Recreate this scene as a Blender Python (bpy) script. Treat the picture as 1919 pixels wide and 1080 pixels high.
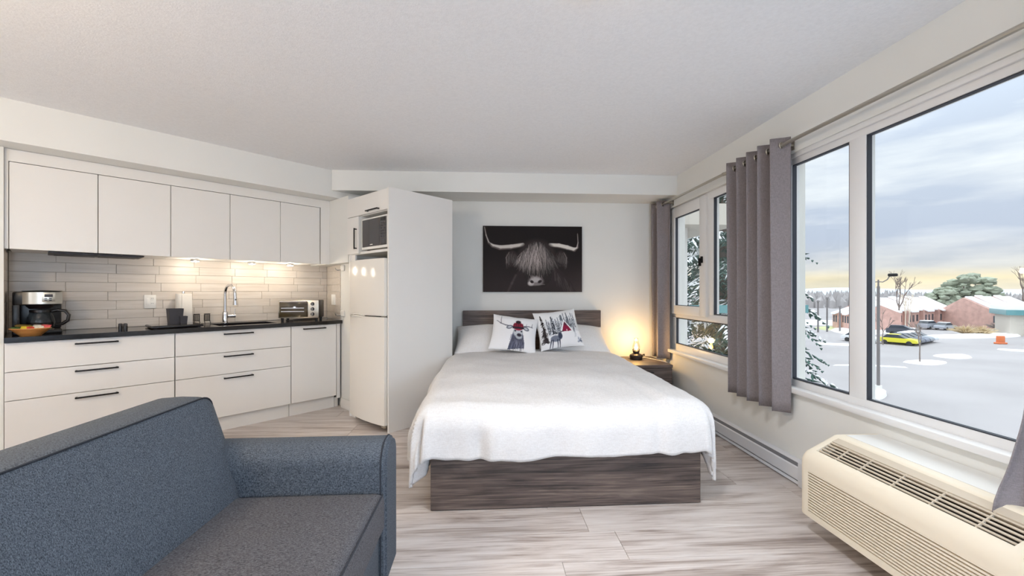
import bpy, bmesh, math, random
import numpy as np
from mathutils import Vector, Matrix, noise

random.seed(7)
scene = bpy.context.scene
for o in list(bpy.data.objects):
    bpy.data.objects.remove(o)
COL = scene.collection
PI = math.pi

# ------------------------------------------------------------------ camera
EYE = 1.22
FPX = 780.0
YAW = math.atan2(959.5 - 912.0, FPX)
cam = bpy.data.cameras.new('camera')
cam.sensor_fit = 'HORIZONTAL'
cam.sensor_width = 36.0
cam.lens = 36.0 * FPX / 1919.0
cam.shift_y = 7.0 / 1919.0
cam.clip_start = 0.02
cam.clip_end = 3000
cam_o = bpy.data.objects.new('camera', cam)
COL.objects.link(cam_o)
cam_o.location = (0, 0, EYE)
cam_o.rotation_euler = (PI / 2, 0, -YAW)
scene.camera = cam_o

# ------------------------------------------------------------------ view
vs = scene.view_settings
scene.display_settings.display_device = 'sRGB'
vs.view_transform = 'Standard'
vs.look = 'None'
vs.exposure = 0.48
vs.gamma = 1.0
vs.use_curve_mapping = False
scene.cycles.use_denoising = True
scene.cycles.max_bounces = 7
scene.cycles.diffuse_bounces = 4
scene.cycles.glossy_bounces = 3
scene.cycles.use_adaptive_sampling = True
scene.cycles.adaptive_threshold = 0.03
scene.cycles.transparent_max_bounces = 16
scene.cycles.sample_clamp_indirect = 6.0
scene.cycles.caustics_reflective = False
scene.cycles.caustics_refractive = False

SKY_STRENGTH = 0.96
FILL_POWER = 1.0


def lin(c):
    out = []
    for v in c[:3]:
        v = v / 255.0
        out.append(v / 12.92 if v <= 0.04045 else ((v + 0.055) / 1.055) ** 2.4)
    return (out[0], out[1], out[2], 1.0)


# ------------------------------------------------------------------ world: overcast winter sky
world = bpy.data.worlds.new('world')
scene.world = world
world.use_nodes = True
wn = world.node_tree
wn.nodes.clear()
w_out = wn.nodes.new('ShaderNodeOutputWorld')
w_bg = wn.nodes.new('ShaderNodeBackground')
w_bg.inputs['Strength'].default_value = SKY_STRENGTH
w_tc = wn.nodes.new('ShaderNodeTexCoord')
w_sep = wn.nodes.new('ShaderNodeSeparateXYZ')
wn.links.new(w_tc.outputs['Generated'], w_sep.inputs[0])
w_ramp = wn.nodes.new('ShaderNodeValToRGB')
cr = w_ramp.color_ramp
stops = [(0.0, (214, 210, 205)), (0.006, (238, 224, 200)), (0.024, (240, 222, 188)), (0.044, (228, 222, 216)),
         (0.10, (218, 219, 225)), (0.22, (228, 230, 235)), (0.42, (236, 239, 244)), (0.8, (250, 252, 255))]
while len(cr.elements) < len(stops):
    cr.elements.new(0.5)
for e, (p, c) in zip(cr.elements, stops):
    e.position = p
    e.color = lin(c)
wn.links.new(w_sep.outputs['Z'], w_ramp.inputs[0])
w_map = wn.nodes.new('ShaderNodeMapping')
w_map.inputs['Scale'].default_value = (1.5, 1.5, 9.0)
wn.links.new(w_tc.outputs['Generated'], w_map.inputs[0])
w_noise = wn.nodes.new('ShaderNodeTexNoise')
w_noise.inputs['Scale'].default_value = 1.6
w_noise.inputs['Detail'].default_value = 6.0
w_noise.inputs['Roughness'].default_value = 0.55
wn.links.new(w_map.outputs[0], w_noise.inputs['Vector'])
w_cr = wn.nodes.new('ShaderNodeValToRGB')
w_cr.color_ramp.elements[0].position = 0.38
w_cr.color_ramp.elements[0].color = lin((205, 212, 226))
w_cr.color_ramp.elements[1].position = 0.62
w_cr.color_ramp.elements[1].color = lin((255, 254, 252))
wn.links.new(w_noise.outputs['Fac'], w_cr.inputs[0])
w_mix = wn.nodes.new('ShaderNodeMix')
w_mix.data_type = 'RGBA'
w_mix.blend_type = 'MULTIPLY'
w_mix.inputs['Factor'].default_value = 1.0
wn.links.new(w_ramp.outputs[0], w_mix.inputs['A'])
wn.links.new(w_cr.outputs[0], w_mix.inputs['B'])
# an overcast sky grows brighter towards the zenith
w_zen = wn.nodes.new('ShaderNodeMapRange')
w_zen.inputs['From Min'].default_value = 0.25
w_zen.inputs['From Max'].default_value = 1.0
w_zen.inputs['To Min'].default_value = 1.12
w_zen.inputs['To Max'].default_value = 3.0
wn.links.new(w_sep.outputs['Z'], w_zen.inputs['Value'])
w_mul = wn.nodes.new('ShaderNodeMix')
w_mul.data_type = 'RGBA'
w_mul.blend_type = 'MULTIPLY'
w_mul.inputs['Factor'].default_value = 1.0
wn.links.new(w_mix.outputs['Result'], w_mul.inputs['A'])
wn.links.new(w_zen.outputs['Result'], w_mul.inputs['B'])
wn.links.new(w_mul.outputs['Result'], w_bg.inputs['Color'])
wn.links.new(w_bg.outputs[0], w_out.inputs[0])

# ------------------------------------------------------------------ window portals (sampling of the sky)
for py0, py1 in ((-2.0, -0.1), (0.86, 2.75), (3.1, 4.5)):
    pl = bpy.data.lights.new('window_portal', 'AREA')
    pl.shape = 'RECTANGLE'
    pl.size = py1 - py0
    pl.size_y = 1.53
    pl.cycles.is_portal = True
    po = bpy.data.objects.new('window_portal', pl)
    po.location = (2.205, (py0 + py1) / 2, 1.365)
    po.rotation_euler = (PI / 2, 0, PI / 2)
    COL.objects.link(po)


# ------------------------------------------------------------------ node material helpers
def new_mat(name):
    m = bpy.data.materials.new(name)
    m.use_nodes = True
    nt = m.node_tree
    b = nt.nodes['Principled BSDF']
    return m, nt, b


def setp(b, **kw):
    names = dict(rough='Roughness', metal='Metallic', spec='Specular IOR Level', coat='Coat Weight',
                 coat_rough='Coat Roughness', sheen='Sheen Weight', trans='Transmission Weight', ior='IOR', alpha='Alpha')
    for k, v in kw.items():
        b.inputs[names[k]].default_value = v


def plain(name, c, rough=0.5, metal=0.0, var=0.0, scale=6.0, bump=0.0, bscale=60.0, stretch=(1, 1, 1), **kw):
    """painted / plastic / metal surface with slight tone noise and fine relief"""
    m, nt, b = new_mat(name)
    b.inputs['Base Color'].default_value = lin(c)
    setp(b, rough=rough, metal=metal, **kw)
    tc = nt.nodes.new('ShaderNodeTexCoord')
    mp = nt.nodes.new('ShaderNodeMapping')
    mp.inputs['Scale'].default_value = stretch
    nt.links.new(tc.outputs['Object'], mp.inputs[0])
    if var > 0:
        n = nt.nodes.new('ShaderNodeTexNoise')
        n.inputs['Scale'].default_value = scale
        n.inputs['Detail'].default_value = 4
        nt.links.new(mp.outputs[0], n.inputs['Vector'])
        r = nt.nodes.new('ShaderNodeValToRGB')
        l = lin(c)
        r.color_ramp.elements[0].position = 0.3
        r.color_ramp.elements[1].position = 0.7
        r.color_ramp.elements[0].color = tuple(v * (1 - var) for v in l[:3]) + (1,)
        r.color_ramp.elements[1].color = tuple(min(1, v * (1 + var)) for v in l[:3]) + (1,)
        nt.links.new(n.outputs['Fac'], r.inputs[0])
        nt.links.new(r.outputs[0], b.inputs['Base Color'])
    if bump > 0:
        n2 = nt.nodes.new('ShaderNodeTexNoise')
        n2.inputs['Scale'].default_value = bscale
        n2.inputs['Detail'].default_value = 3
        nt.links.new(mp.outputs[0], n2.inputs['Vector'])
        bp = nt.nodes.new('ShaderNodeBump')
        bp.inputs['Strength'].default_value = bump
        bp.inputs['Distance'].default_value = 0.004
        nt.links.new(n2.outputs['Fac'], bp.inputs['Height'])
        nt.links.new(bp.outputs[0], b.inputs['Normal'])
    return m


def emit(name, c, strength):
    m, nt, b = new_mat(name)
    b.inputs['Base Color'].default_value = lin(c)
    b.inputs['Emission Color'].default_value = lin(c)
    b.inputs['Emission Strength'].default_value = strength
    return m


def grainy(name, stops, stretch, scale=3.0, rough=0.5, bump=0.15, fine=0.35, fine_scale=14.0, per_object=0.0, detail=6, **kw):
    """streaky wood / stone; grain runs along the axis with the smallest stretch"""
    m, nt, b = new_mat(name)
    setp(b, rough=rough, **kw)
    tc = nt.nodes.new('ShaderNodeTexCoord')
    oi = nt.nodes.new('ShaderNodeObjectInfo')
    sc = nt.nodes.new('ShaderNodeVectorMath')
    sc.operation = 'SCALE'
    sc.inputs['Scale'].default_value = 3.71
    nt.links.new(oi.outputs['Location'], sc.inputs[0])
    ad = nt.nodes.new('ShaderNodeVectorMath')
    ad.operation = 'ADD'
    nt.links.new(tc.outputs['Object'], ad.inputs[0])
    nt.links.new(sc.outputs[0], ad.inputs[1])
    mp = nt.nodes.new('ShaderNodeMapping')
    mp.inputs['Scale'].default_value = stretch
    nt.links.new(ad.outputs[0], mp.inputs[0])
    n = nt.nodes.new('ShaderNodeTexNoise')
    n.inputs['Scale'].default_value = scale
    n.inputs['Detail'].default_value = detail
    n.inputs['Roughness'].default_value = 0.6
    n.inputs['Distortion'].default_value = 0.6
    nt.links.new(mp.outputs[0], n.inputs['Vector'])
    f = nt.nodes.new('ShaderNodeTexNoise')
    f.inputs['Scale'].default_value = scale * fine_scale
    f.inputs['Detail'].default_value = 3
    mp2 = nt.nodes.new('ShaderNodeMapping')
    mp2.inputs['Scale'].default_value = tuple(v * (0.25 if v == min(stretch) else 1.0) for v in stretch)
    nt.links.new(ad.outputs[0], mp2.inputs[0])
    nt.links.new(mp2.outputs[0], f.inputs['Vector'])
    mx = nt.nodes.new('ShaderNodeMix')
    mx.data_type = 'FLOAT'
    mx.inputs['Factor'].default_value = fine
    nt.links.new(n.outputs['Fac'], mx.inputs['A'])
    nt.links.new(f.outputs['Fac'], mx.inputs['B'])
    val = mx.outputs['Result']
    if per_object > 0:
        mr = nt.nodes.new('ShaderNodeMapRange')
        mr.inputs['To Min'].default_value = -per_object
        mr.inputs['To Max'].default_value = per_object
        nt.links.new(oi.outputs['Random'], mr.inputs['Value'])
        a2 = nt.nodes.new('ShaderNodeMath')
        a2.operation = 'ADD'
        nt.links.new(val, a2.inputs[0])
        nt.links.new(mr.outputs[0], a2.inputs[1])
        val = a2.outputs[0]
    r = nt.nodes.new('ShaderNodeValToRGB')
    while len(r.color_ramp.elements) < len(stops):
        r.color_ramp.elements.new(0.5)
    for e, (p, c) in zip(r.color_ramp.elements, stops):
        e.position = p
        e.color = lin(c)
    nt.links.new(val, r.inputs[0])
    nt.links.new(r.outputs[0], b.inputs['Base Color'])
    bp = nt.nodes.new('ShaderNodeBump')
    bp.inputs['Strength'].default_value = bump
    bp.inputs['Distance'].default_value = 0.002
    nt.links.new(f.outputs['Fac'], bp.inputs['Height'])
    nt.links.new(bp.outputs[0], b.inputs['Normal'])
    return m


def fabric(name, c1, c2, s1=(900, 120, 500), s2=(120, 900, 500), rough=0.9, bump=0.35, blend=0.5, sheen=0.0, lowvar=0.0):
    """woven cloth: two crossed stretched noises"""
    m, nt, b = new_mat(name)
    setp(b, rough=rough, spec=0.2, sheen=sheen)
    tc = nt.nodes.new('ShaderNodeTexCoord')
    outs = []
    for s in (s1, s2):
        mp = nt.nodes.new('ShaderNodeMapping')
        mp.inputs['Scale'].default_value = s
        nt.links.new(tc.outputs['Object'], mp.inputs[0])
        n = nt.nodes.new('ShaderNodeTexNoise')
        n.inputs['Scale'].default_value = 1.0
        n.inputs['Detail'].default_value = 2
        nt.links.new(mp.outputs[0], n.inputs['Vector'])
        outs.append(n.outputs['Fac'])
    mx = nt.nodes.new('ShaderNodeMix')
    mx.data_type = 'FLOAT'
    mx.inputs['Factor'].default_value = blend
    nt.links.new(outs[0], mx.inputs['A'])
    nt.links.new(outs[1], mx.inputs['B'])
    r = nt.nodes.new('ShaderNodeValToRGB')
    r.color_ramp.elements[0].position = 0.36
    r.color_ramp.elements[1].position = 0.64
    r.color_ramp.elements[0].color = lin(c1)
    r.color_ramp.elements[1].color = lin(c2)
    nt.links.new(mx.outputs['Result'], r.inputs[0])
    nt.links.new(r.outputs[0], b.inputs['Base Color'])
    bp = nt.nodes.new('ShaderNodeBump')
    bp.inputs['Strength'].default_value = bump
    bp.inputs['Distance'].default_value = 0.0015
    nt.links.new(mx.outputs['Result'], bp.inputs['Height'])
    nt.links.new(bp.outputs[0], b.inputs['Normal'])
    return m


def thin_glass(name, tint=(250, 253, 252), refl=0.05):
    m, nt, b = new_mat(name)
    nt.nodes.remove(b)
    out = nt.nodes['Material Output']
    t = nt.nodes.new('ShaderNodeBsdfTransparent')
    t.inputs['Color'].default_value = lin(tint)
    g = nt.nodes.new('ShaderNodeBsdfGlossy')
    g.inputs['Roughness'].default_value = 0.02
    lw = nt.nodes.new('ShaderNodeLayerWeight')      # same reflectance from either side of the pane
    lw.inputs['Blend'].default_value = 0.5
    pw = nt.nodes.new('ShaderNodeMath')
    pw.operation = 'POWER'
    pw.inputs[1].default_value = 5.0
    nt.links.new(lw.outputs['Facing'], pw.inputs[0])
    mr = nt.nodes.new('ShaderNodeMapRange')
    mr.inputs['To Min'].default_value = refl * 0.6
    mr.inputs['To Max'].default_value = 0.75
    nt.links.new(pw.outputs[0], mr.inputs['Value'])
    mx = nt.nodes.new('ShaderNodeMixShader')
    nt.links.new(mr.outputs[0], mx.inputs[0])
    nt.links.new(t.outputs[0], mx.inputs[1])
    nt.links.new(g.outputs[0], mx.inputs[2])
    nt.links.new(mx.outputs[0], out.inputs[0])
    return m


def printed(name, rough=0.8):
    m, nt, b = new_mat(name)
    setp(b, rough=rough, spec=0.2)
    a = nt.nodes.new('ShaderNodeAttribute')
    a.attribute_name = 'print'
    nt.links.new(a.outputs['Color'], b.inputs['Base Color'])
    tc = nt.nodes.new('ShaderNodeTexCoord')
    n = nt.nodes.new('ShaderNodeTexNoise')
    n.inputs['Scale'].default_value = 500
    nt.links.new(tc.outputs['Object'], n.inputs['Vector'])
    bp = nt.nodes.new('ShaderNodeBump')
    bp.inputs['Strength'].default_value = 0.12
    bp.inputs['Distance'].default_value = 0.001
    nt.links.new(n.outputs['Fac'], bp.inputs['Height'])
    nt.links.new(bp.outputs[0], b.inputs['Normal'])
    return m


MT = {}
MT['wall'] = plain('wall_paint', (236, 236, 232), 0.75, var=0.012, scale=1.5, bump=0.05, bscale=220)
MT['ceiling'] = plain('ceiling_paint', (246, 247, 249), 0.9, var=0.03, scale=60, bump=0.35, bscale=130)
MT['upvc'] = plain('window_upvc', (240, 240, 240), 0.35)
MT['gasket'] = plain('rubber_gasket', (52, 56, 66), 0.6)
MT['cab'] = plain('cabinet_laminate', (238, 236, 232), 0.32, var=0.008, scale=2)
MT['cab_in'] = plain('cabinet_carcass', (196, 190, 180), 0.6)
MT['black_metal'] = plain('black_metal', (34, 32, 32), 0.4, metal=0.6)
MT['fridge'] = plain('fridge_enamel', (238, 234, 226), 0.14, bump=0.02, bscale=300)
MT['granite'] = plain('black_granite', (26, 24, 26), 0.16, var=0.35, scale=140)
MT['chrome'] = plain('chrome', (215, 215, 218), 0.08, metal=1.0)
MT['steel'] = plain('brushed_steel', (190, 184, 172), 0.28, metal=1.0, var=0.06, scale=20, stretch=(1, 1, 40))
MT['black_plastic'] = plain('black_plastic', (22, 20, 21), 0.35)
MT['grey_plastic'] = plain('charcoal_plastic', (62, 61, 66), 0.55, var=0.05, scale=30)
MT['white_plastic'] = plain('white_plastic', (238, 237, 233), 0.4)
MT['ac'] = plain('cream_plastic', (238, 227, 206), 0.45, var=0.01, scale=4)
MT['ac_in'] = plain('ac_inside', (70, 62, 56), 0.7)
MT['ac_slat'] = plain('ac_grille', (205, 192, 172), 0.5)
MT['heater'] = plain('heater_enamel', (226, 228, 232), 0.4)
MT['heater_dark'] = plain('heater_slot', (120, 122, 128), 0.5)
MT['dark_slot'] = plain('dark_recess', (40, 38, 38), 0.8)
MT['glass'] = thin_glass('window_glass')
MT['clear'] = thin_glass('clear_glass', (225, 230, 232))
MT['dark_glass'] = plain('dark_glass', (38, 30, 32), 0.07, coat=0.5)
MT['oven_glass'] = plain('oven_glass', (72, 62, 44), 0.08, var=0.5, scale=9, stretch=(0.6, 1, 6))
MT['wood'] = grainy('grey_oak', [(0.34, (38, 32, 32)), (0.44, (72, 61, 57)), (0.55, (102, 88, 81)), (0.68, (136, 121, 111))],
                    (1.5, 16, 16), scale=1.5, rough=0.55, bump=0.25, fine=0.42, fine_scale=6, detail=10)
MT['plank'] = grainy('vinyl_plank', [(0.30, (118, 104, 97)), (0.40, (168, 155, 147)), (0.50, (202, 192, 186)), (0.68, (224, 218, 214))],
                     (1.1, 10, 10), scale=1.5, rough=0.40, bump=0.08, fine=0.36, fine_scale=7, per_object=0.045, detail=10)
MT['tile'] = grainy('stone_tile', [(0.3, (196, 187, 177)), (0.5, (208, 200, 191)), (0.7, (219, 212, 204))],
                    (1.2, 14, 22), scale=1.8, rough=0.38, bump=0.05, fine=0.3, fine_scale=6, per_object=0.05)
MT['grout'] = plain('grout', (178, 170, 161), 0.9, bump=0.2, bscale=200)
MT['sofa'] = fabric('sofa_weave', (44, 50, 58), (106, 114, 124), (420, 420, 150), (140, 520, 420), blend=0.45, bump=0.5, rough=0.75)
MT['sofa_seat'] = fabric('sofa_weave_seat', (50, 50, 54), (112, 112, 117), (130, 520, 520), (520, 150, 420), blend=0.35, bump=0.5, rough=0.7)
MT['piping'] = plain('sofa_piping', (40, 45, 54), 0.8, bump=0.2, bscale=400)
MT['curtain'] = fabric('curtain_weave', (122, 114, 115), (150, 142, 143), (700, 700, 60), (60, 60, 900), bump=0.2)
MT['duvet'] = fabric('duvet_cotton', (220, 218, 217), (232, 231, 231), (160, 30, 160), (30, 160, 160), bump=0.15)
MT['linen'] = fabric('pillow_cotton', (226, 224, 223), (238, 237, 237), (260, 260, 260), (90, 260, 90), bump=0.12)
MT['print'] = printed('printed_cloth', 0.85)
MT['canvas'] = printed('printed_canvas', 0.6)
MT['canvas_edge'] = plain('canvas_edge', (28, 24, 24), 0.8)
MT['paper'] = plain('paper_towel', (240, 236, 228), 0.95, bump=0.5, bscale=220)
MT['bowl'] = grainy('bowl_wood', [(0.3, (150, 92, 44)), (0.5, (196, 134, 72)), (0.7, (218, 164, 100))], (1, 1, 5), scale=9, rough=0.45)
MT['bronze'] = plain('lamp_bronze', (62, 54, 52), 0.42, metal=0.7, var=0.2, scale=40)
MT['flame'] = emit('lamp_flame', (255, 186, 92), 60.0)
MT['puck'] = emit('puck_led', (255, 238, 214), 25.0)
MT['dome'] = emit('fill_diffuser', (255, 228, 190), 4.0)


# ------------------------------------------------------------------ mesh helpers
def bm_new():
    return bmesh.new()


def box(bm, a, b, bev=0.0, seg=2):
    a, b = Vector(a), Vector(b)
    c = (a + b) / 2
    d = b - a
    r = bmesh.ops.create_cube(bm, size=1.0, matrix=Matrix.Translation(c) @ Matrix.Diagonal((d.x, d.y, d.z, 1)))
    if bev > 0:
        es = list({e for v in r['verts'] for e in v.link_edges})
        bmesh.ops.bevel(bm, geom=es, offset=min(bev, min(abs(d.x), abs(d.y), abs(d.z)) * 0.49), segments=seg,
                        affect='EDGES', profile=0.5)
    return bm


def cyl(bm, p0, p1, r0, r1=None, seg=16, cap=True):
    p0, p1 = Vector(p0), Vector(p1)
    r1 = r0 if r1 is None else r1
    d = p1 - p0
    q = Vector((0, 0, 1)).rotation_difference(d.normalized()).to_matrix().to_4x4()
    bmesh.ops.create_cone(bm, cap_ends=cap, cap_tris=False, segments=seg, radius1=max(r0, 1e-5), radius2=max(r1, 1e-5),
                          depth=d.length, matrix=Matrix.Translation((p0 + p1) / 2) @ q)
    return bm


def tube(bm, pts, r, seg=8, cap=True):
    pts = [Vector(p) for p in pts]
    n = len(pts)
    rs = r if isinstance(r, (list, tuple)) else [r] * n
    rings = []
    up = None
    for i, p in enumerate(pts):
        t = (pts[min(i + 1, n - 1)] - pts[max(i - 1, 0)]).normalized()
        if up is None:
            up = Vector((0, 0, 1)) if abs(t.z) < 0.9 else Vector((1, 0, 0))
        up = (up - t * up.dot(t)).normalized()
        sd = t.cross(up)
        rings.append([bm.verts.new(p + (up * math.cos(2 * PI * k / seg) + sd * math.sin(2 * PI * k / seg)) * rs[i]) for k in range(seg)])
    for i in range(n - 1):
        for k in range(seg):
            bm.faces.new((rings[i][k], rings[i][(k + 1) % seg], rings[i + 1][(k + 1) % seg], rings[i + 1][k]))
    if cap:
        bm.faces.new(rings[0][::-1])
        bm.faces.new(rings[-1])
    return bm


def lathe(bm, prof, c=(0, 0, 0), seg=24):
    c = Vector(c)
    rings = []
    for r, z in prof:
        if r < 1e-5:
            rings.append([bm.verts.new(c + Vector((0, 0, z)))])
        else:
            rings.append([bm.verts.new(c + Vector((r * math.cos(2 * PI * k / seg), r * math.sin(2 * PI * k / seg), z))) for k in range(seg)])
    for a, b in zip(rings[:-1], rings[1:]):
        for k in range(seg):
            k2 = (k + 1) % seg
            if len(a) == 1 and len(b) > 1:
                bm.faces.new((a[0], b[k2], b[k]))
            elif len(b) == 1 and len(a) > 1:
                bm.faces.new((a[k], a[k2], b[0]))
            elif len(a) > 1:
                bm.faces.new((a[k], a[k2], b[k2], b[k]))
    return bm


def prism(bm, poly, ax, lo, hi):
    """extrude a 2-D polygon along axis 'x','y' or 'z'"""
    def P(u, v, w):
        return {'x': (w, u, v), 'y': (u, w, v), 'z': (u, v, w)}[ax]
    A = [bm.verts.new(P(u, v, lo)) for u, v in poly]
    B = [bm.verts.new(P(u, v, hi)) for u, v in poly]
    bm.faces.new(A)
    bm.faces.new(B[::-1])
    n = len(poly)
    for i in range(n):
        bm.faces.new((A[i], B[i], B[(i + 1) % n], A[(i + 1) % n]))
    bmesh.ops.recalc_face_normals(bm, faces=bm.faces)
    return bm


def obj(name, bm, mat, parent=None, smooth=35, loc=None, recalc=True):
    me = bpy.data.meshes.new(name)
    if recalc:
        bmesh.ops.recalc_face_normals(bm, faces=bm.faces)
    bm.to_mesh(me)
    bm.free()
    return link(name, me, mat, parent, smooth, loc)


def link(name, me, mat, parent=None, smooth=35, loc=None):
    if mat is not None:
        me.materials.append(MT[mat] if isinstance(mat, str) else mat)
    if smooth:
        me.shade_smooth()
        me.set_sharp_from_angle(angle=math.radians(smooth))
    o = bpy.data.objects.new(name, me)
    COL.objects.link(o)
    if parent is not None:
        o.parent = parent
    if loc is not None:
        o.location = loc
    return o


def tag(o, label=None, cat=None, group=None, kind=None):
    if label:
        o['label'] = label
    if cat:
        o['category'] = cat
    if group:
        o['group'] = group
    if kind:
        o['kind'] = kind
    return o


def thing(name, label, cat, loc=(0, 0, 0), rz=0.0, group=None, kind=None):
    o = bpy.data.objects.new(name, None)
    o.empty_display_size = 0.1
    COL.objects.link(o)
    o.location = loc
    o.rotation_euler = (0, 0, rz)
    return tag(o, label, cat, group, kind)


def copy_tree(o, parent=None):
    c = o.copy()
    COL.objects.link(c)
    if parent is not None:
        c.parent = parent
    for ch in list(o.children):
        copy_tree(ch, c)
    return c


S2 = math.sqrt(0.5)


def K(s, y, z=0.0):      # kitchen frame: s along the cabinet run, y towards the kitchen wall (turn 45 degrees)
    return (S2 * (s - y), S2 * (s + y), z)


def Fw(k, s, z=0.0):     # tall fridge unit frame: x across its front, y into it (turn -45 degrees)
    return (S2 * (k + s), S2 * (s - k), z)


R45 = PI / 4

# ================================================================== THE ROOM
ZC = 2.44
fl = bm_new()
box(fl, (-4.6, -2.75, -0.12), (2.2, 5.1, -0.004))
floor = tag(obj('floor', fl, 'grout', smooth=0), 'grey-beige wood plank floor of the studio', 'floor', kind='structure')
PW, PL = 0.228, 1.52
plank_cache = {}
row = 0
y = -2.70
while y < 4.95:
    x = -4.5 - random.choice((0.0, 0.31, 0.62, 0.93, 1.24))
    if row == 21:
        x = -4.5 - 1.06
    while x < 1.99:
        x0 = max(x, max(-4.5, y - 6.75))
        x1 = min(x + PL, 1.99)
        if x1 - x0 > 0.05:
            key = round(x1 - x0, 3)
            if key not in plank_cache:
                b = bm_new()
                box(b, (0.001, 0.0008, -0.004), (key - 0.001, PW - 0.0008, 0.0), bev=0.0008, seg=1)
                me = bpy.data.meshes.new('plank')
                b.to_mesh(me)
                b.free()
                me.materials.append(MT['plank'])
                plank_cache[key] = me
            o = bpy.data.objects.new('plank', plank_cache[key])
            COL.objects.link(o)
            o.parent = floor
            o.location = (x0, y, 0)
        x += PL
    y += PW
    row += 1

b = bm_new()
box(b, (-4.6, -2.75, ZC), (2.2, 5.1, ZC + 0.15))
tag(obj('ceiling', b, 'ceiling', smooth=0), 'white stippled ceiling over the whole room', 'ceiling', kind='structure')

b = bm_new()
box(b, (-1.56, 4.70, 0), (2.2, 4.85, ZC))
tag(obj('wall_back', b, 'wall', smooth=0), 'white painted wall behind the bed', 'wall', kind='structure')
# right wall with two window openings and an added unseen one
WIN1 = (0.86, 2.75)
WIN2 = (3.10, 4.50)
WIN_ADDED = (-2.00, -0.10)      # added unseen opening behind the camera, lets in more daylight
SILL, HEAD = 0.595, 2.13
b = bm_new()
box(b, (2.0, -2.75, 0), (2.2, 4.70, SILL))
box(b, (2.0, -2.75, HEAD), (2.2, 4.70, ZC))
box(b, (2.0, -2.75, SILL), (2.2, WIN_ADDED[0], HEAD))
box(b, (2.0, WIN_ADDED[1], SILL), (2.2, WIN1[0], HEAD))
box(b, (2.0, WIN1[1], SILL), (2.2, WIN2[0], HEAD))
box(b, (2.0, WIN2[1], SILL), (2.2, 4.70, HEAD))
tag(obj('wall_right', b, 'wall', smooth=0), 'white painted wall with the windows', 'wall', kind='structure')
b = bm_new()
box(b, (-4.6, -2.75, 0), (2.2, -2.6, ZC))
tag(obj('wall_rear', b, 'wall', smooth=0), 'white painted wall facing the bed from across the room', 'wall', kind='structure')
b = bm_new()
box(b, (-3.75, -2.6, 0), (-3.62, 2.42, ZC))
tag(obj('wall_left', b, 'wall', smooth=0), 'white painted wall beside the tall pantry', 'wall', kind='structure')

# kitchen wall with its stone tile backsplash
kw = thing('wall_kitchen', 'white kitchen wall with grey-beige stone strip backsplash', 'wall', (0, 0, 0), R45, kind='structure')
b = bm_new()
box(b, (-1.1, 4.815, 0), (2.32, 4.95, ZC))
obj('wall_panel', b, 'wall', kw, smooth=0)
b = bm_new()
box(b, (-0.165, 4.809, 0.915), (2.20, 4.8145, 1.53))
obj('grout_bed', b, 'grout', kw, smooth=0)
rowz, rh = 0.921, 0.0752
for r in range(8):
    z0, z1 = rowz + r * rh, min(rowz + (r + 1) * rh, 1.525)
    if z1 - z0 < 0.02:
        continue
    off = 0.073 if r % 2 else 0.124
    cuts = [-0.162] + [off + 0.29 * n + (0.013 * ((r * 7 + n * 3) % 3 - 1) if n > 1 else 0) for n in range(0, 8)] + [2.188]
    cuts = [c for c in cuts if c <= 2.188]
    for a0, a1 in zip(cuts[:-1], cuts[1:]):
        if a1 - a0 < 0.02:
            continue
        t = bm_new()
        box(t, (0.0008, 0, 0.0008), (a1 - a0 - 0.0008, 0.009, z1 - z0 - 0.0008), bev=0.0012, seg=1)
        obj('tile', t, 'tile', kw, smooth=0, loc=(a0, 4.800 + random.uniform(-0.0012, 0.0012), z0))
# left return (tile) and right return (tile, then plain wall) of the kitchen recess
kl = thing('wall_kitchen_side', 'narrow tiled return wall at the coffee maker end of the counter', 'wall', (0, 0, 0), R45, kind='structure')
b = bm_new()
box(b, (-0.20, 4.300, 0.0), (-0.172, 4.815, 2.17))
box(b, (-0.172, 4.300, 0.0), (-0.1655, 4.3145, 2.17))
obj('wall_panel', b, 'wall', kl, smooth=0)
for r in range(8):
    z0, z1 = rowz + r * rh, min(rowz + (r + 1) * rh, 1.505)
    t = bm_new()
    box(t, (-0.1715, 4.315, z0 + 0.001), (-0.166, 4.798, z1 - 0.001), bev=0.001, seg=1)
    obj('tile', t, 'tile', kl, smooth=0)


def slab(bm, p, q, th, z0, z1):
    """upright slab from p to q (2-D), thickness to its right hand side"""
    p, q = Vector(p), Vector(q)
    d = (q - p).normalized()
    n = Vector((d.y, -d.x)) * th
    pts = [p, q, q + n, p + n]
    prism(bm, [(v.x, v.y) for v in pts], 'z', z0, z1)


kr = thing('wall_kitchen_return', 'return wall beside the fridge with tiled lower part', 'wall', (0, 0, 0), R45, kind='structure')
b = bm_new()
slab(b, (2.205, 4.815), (2.112, 4.29), -0.12, 0.0, 1.51)
slab(b, (2.112, 4.29), (2.097, 3.925), -0.12, 0.0, 1.51)
box(b, (2.005, 3.935, 1.51), (2.33, 4.815, 2.17))
box(b, (2.205, 4.45, 2.17), (2.33, 4.815, ZC))
obj('wall_panel', b, 'wall', kr, smooth=0)
for r in range(8):
    z0, z1 = rowz + r * rh, min(rowz + (r + 1) * rh, 1.509)
    fr = 0.55 if r % 2 else 0.38
    P0, P1 = Vector((2.189, 4.80)), Vector((2.108, 4.31))
    for f0, f1 in ((0.0, fr), (fr, 1.0)):
        t = bm_new()
        a, c = P0.lerp(P1, f0 + 0.002), P0.lerp(P1, f1 - 0.002)
        slab(t, a, c, -0.008, z0 + 0.001, z1 - 0.001)
        obj('tile', t, 'tile', kr, smooth=0)
b = bm_new()
slab(b, (2.105, 4.27), (2.090, 3.95), 0.012, 0.0, 0.10)
obj('baseboard', b, 'cab', kr, smooth=0)

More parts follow.
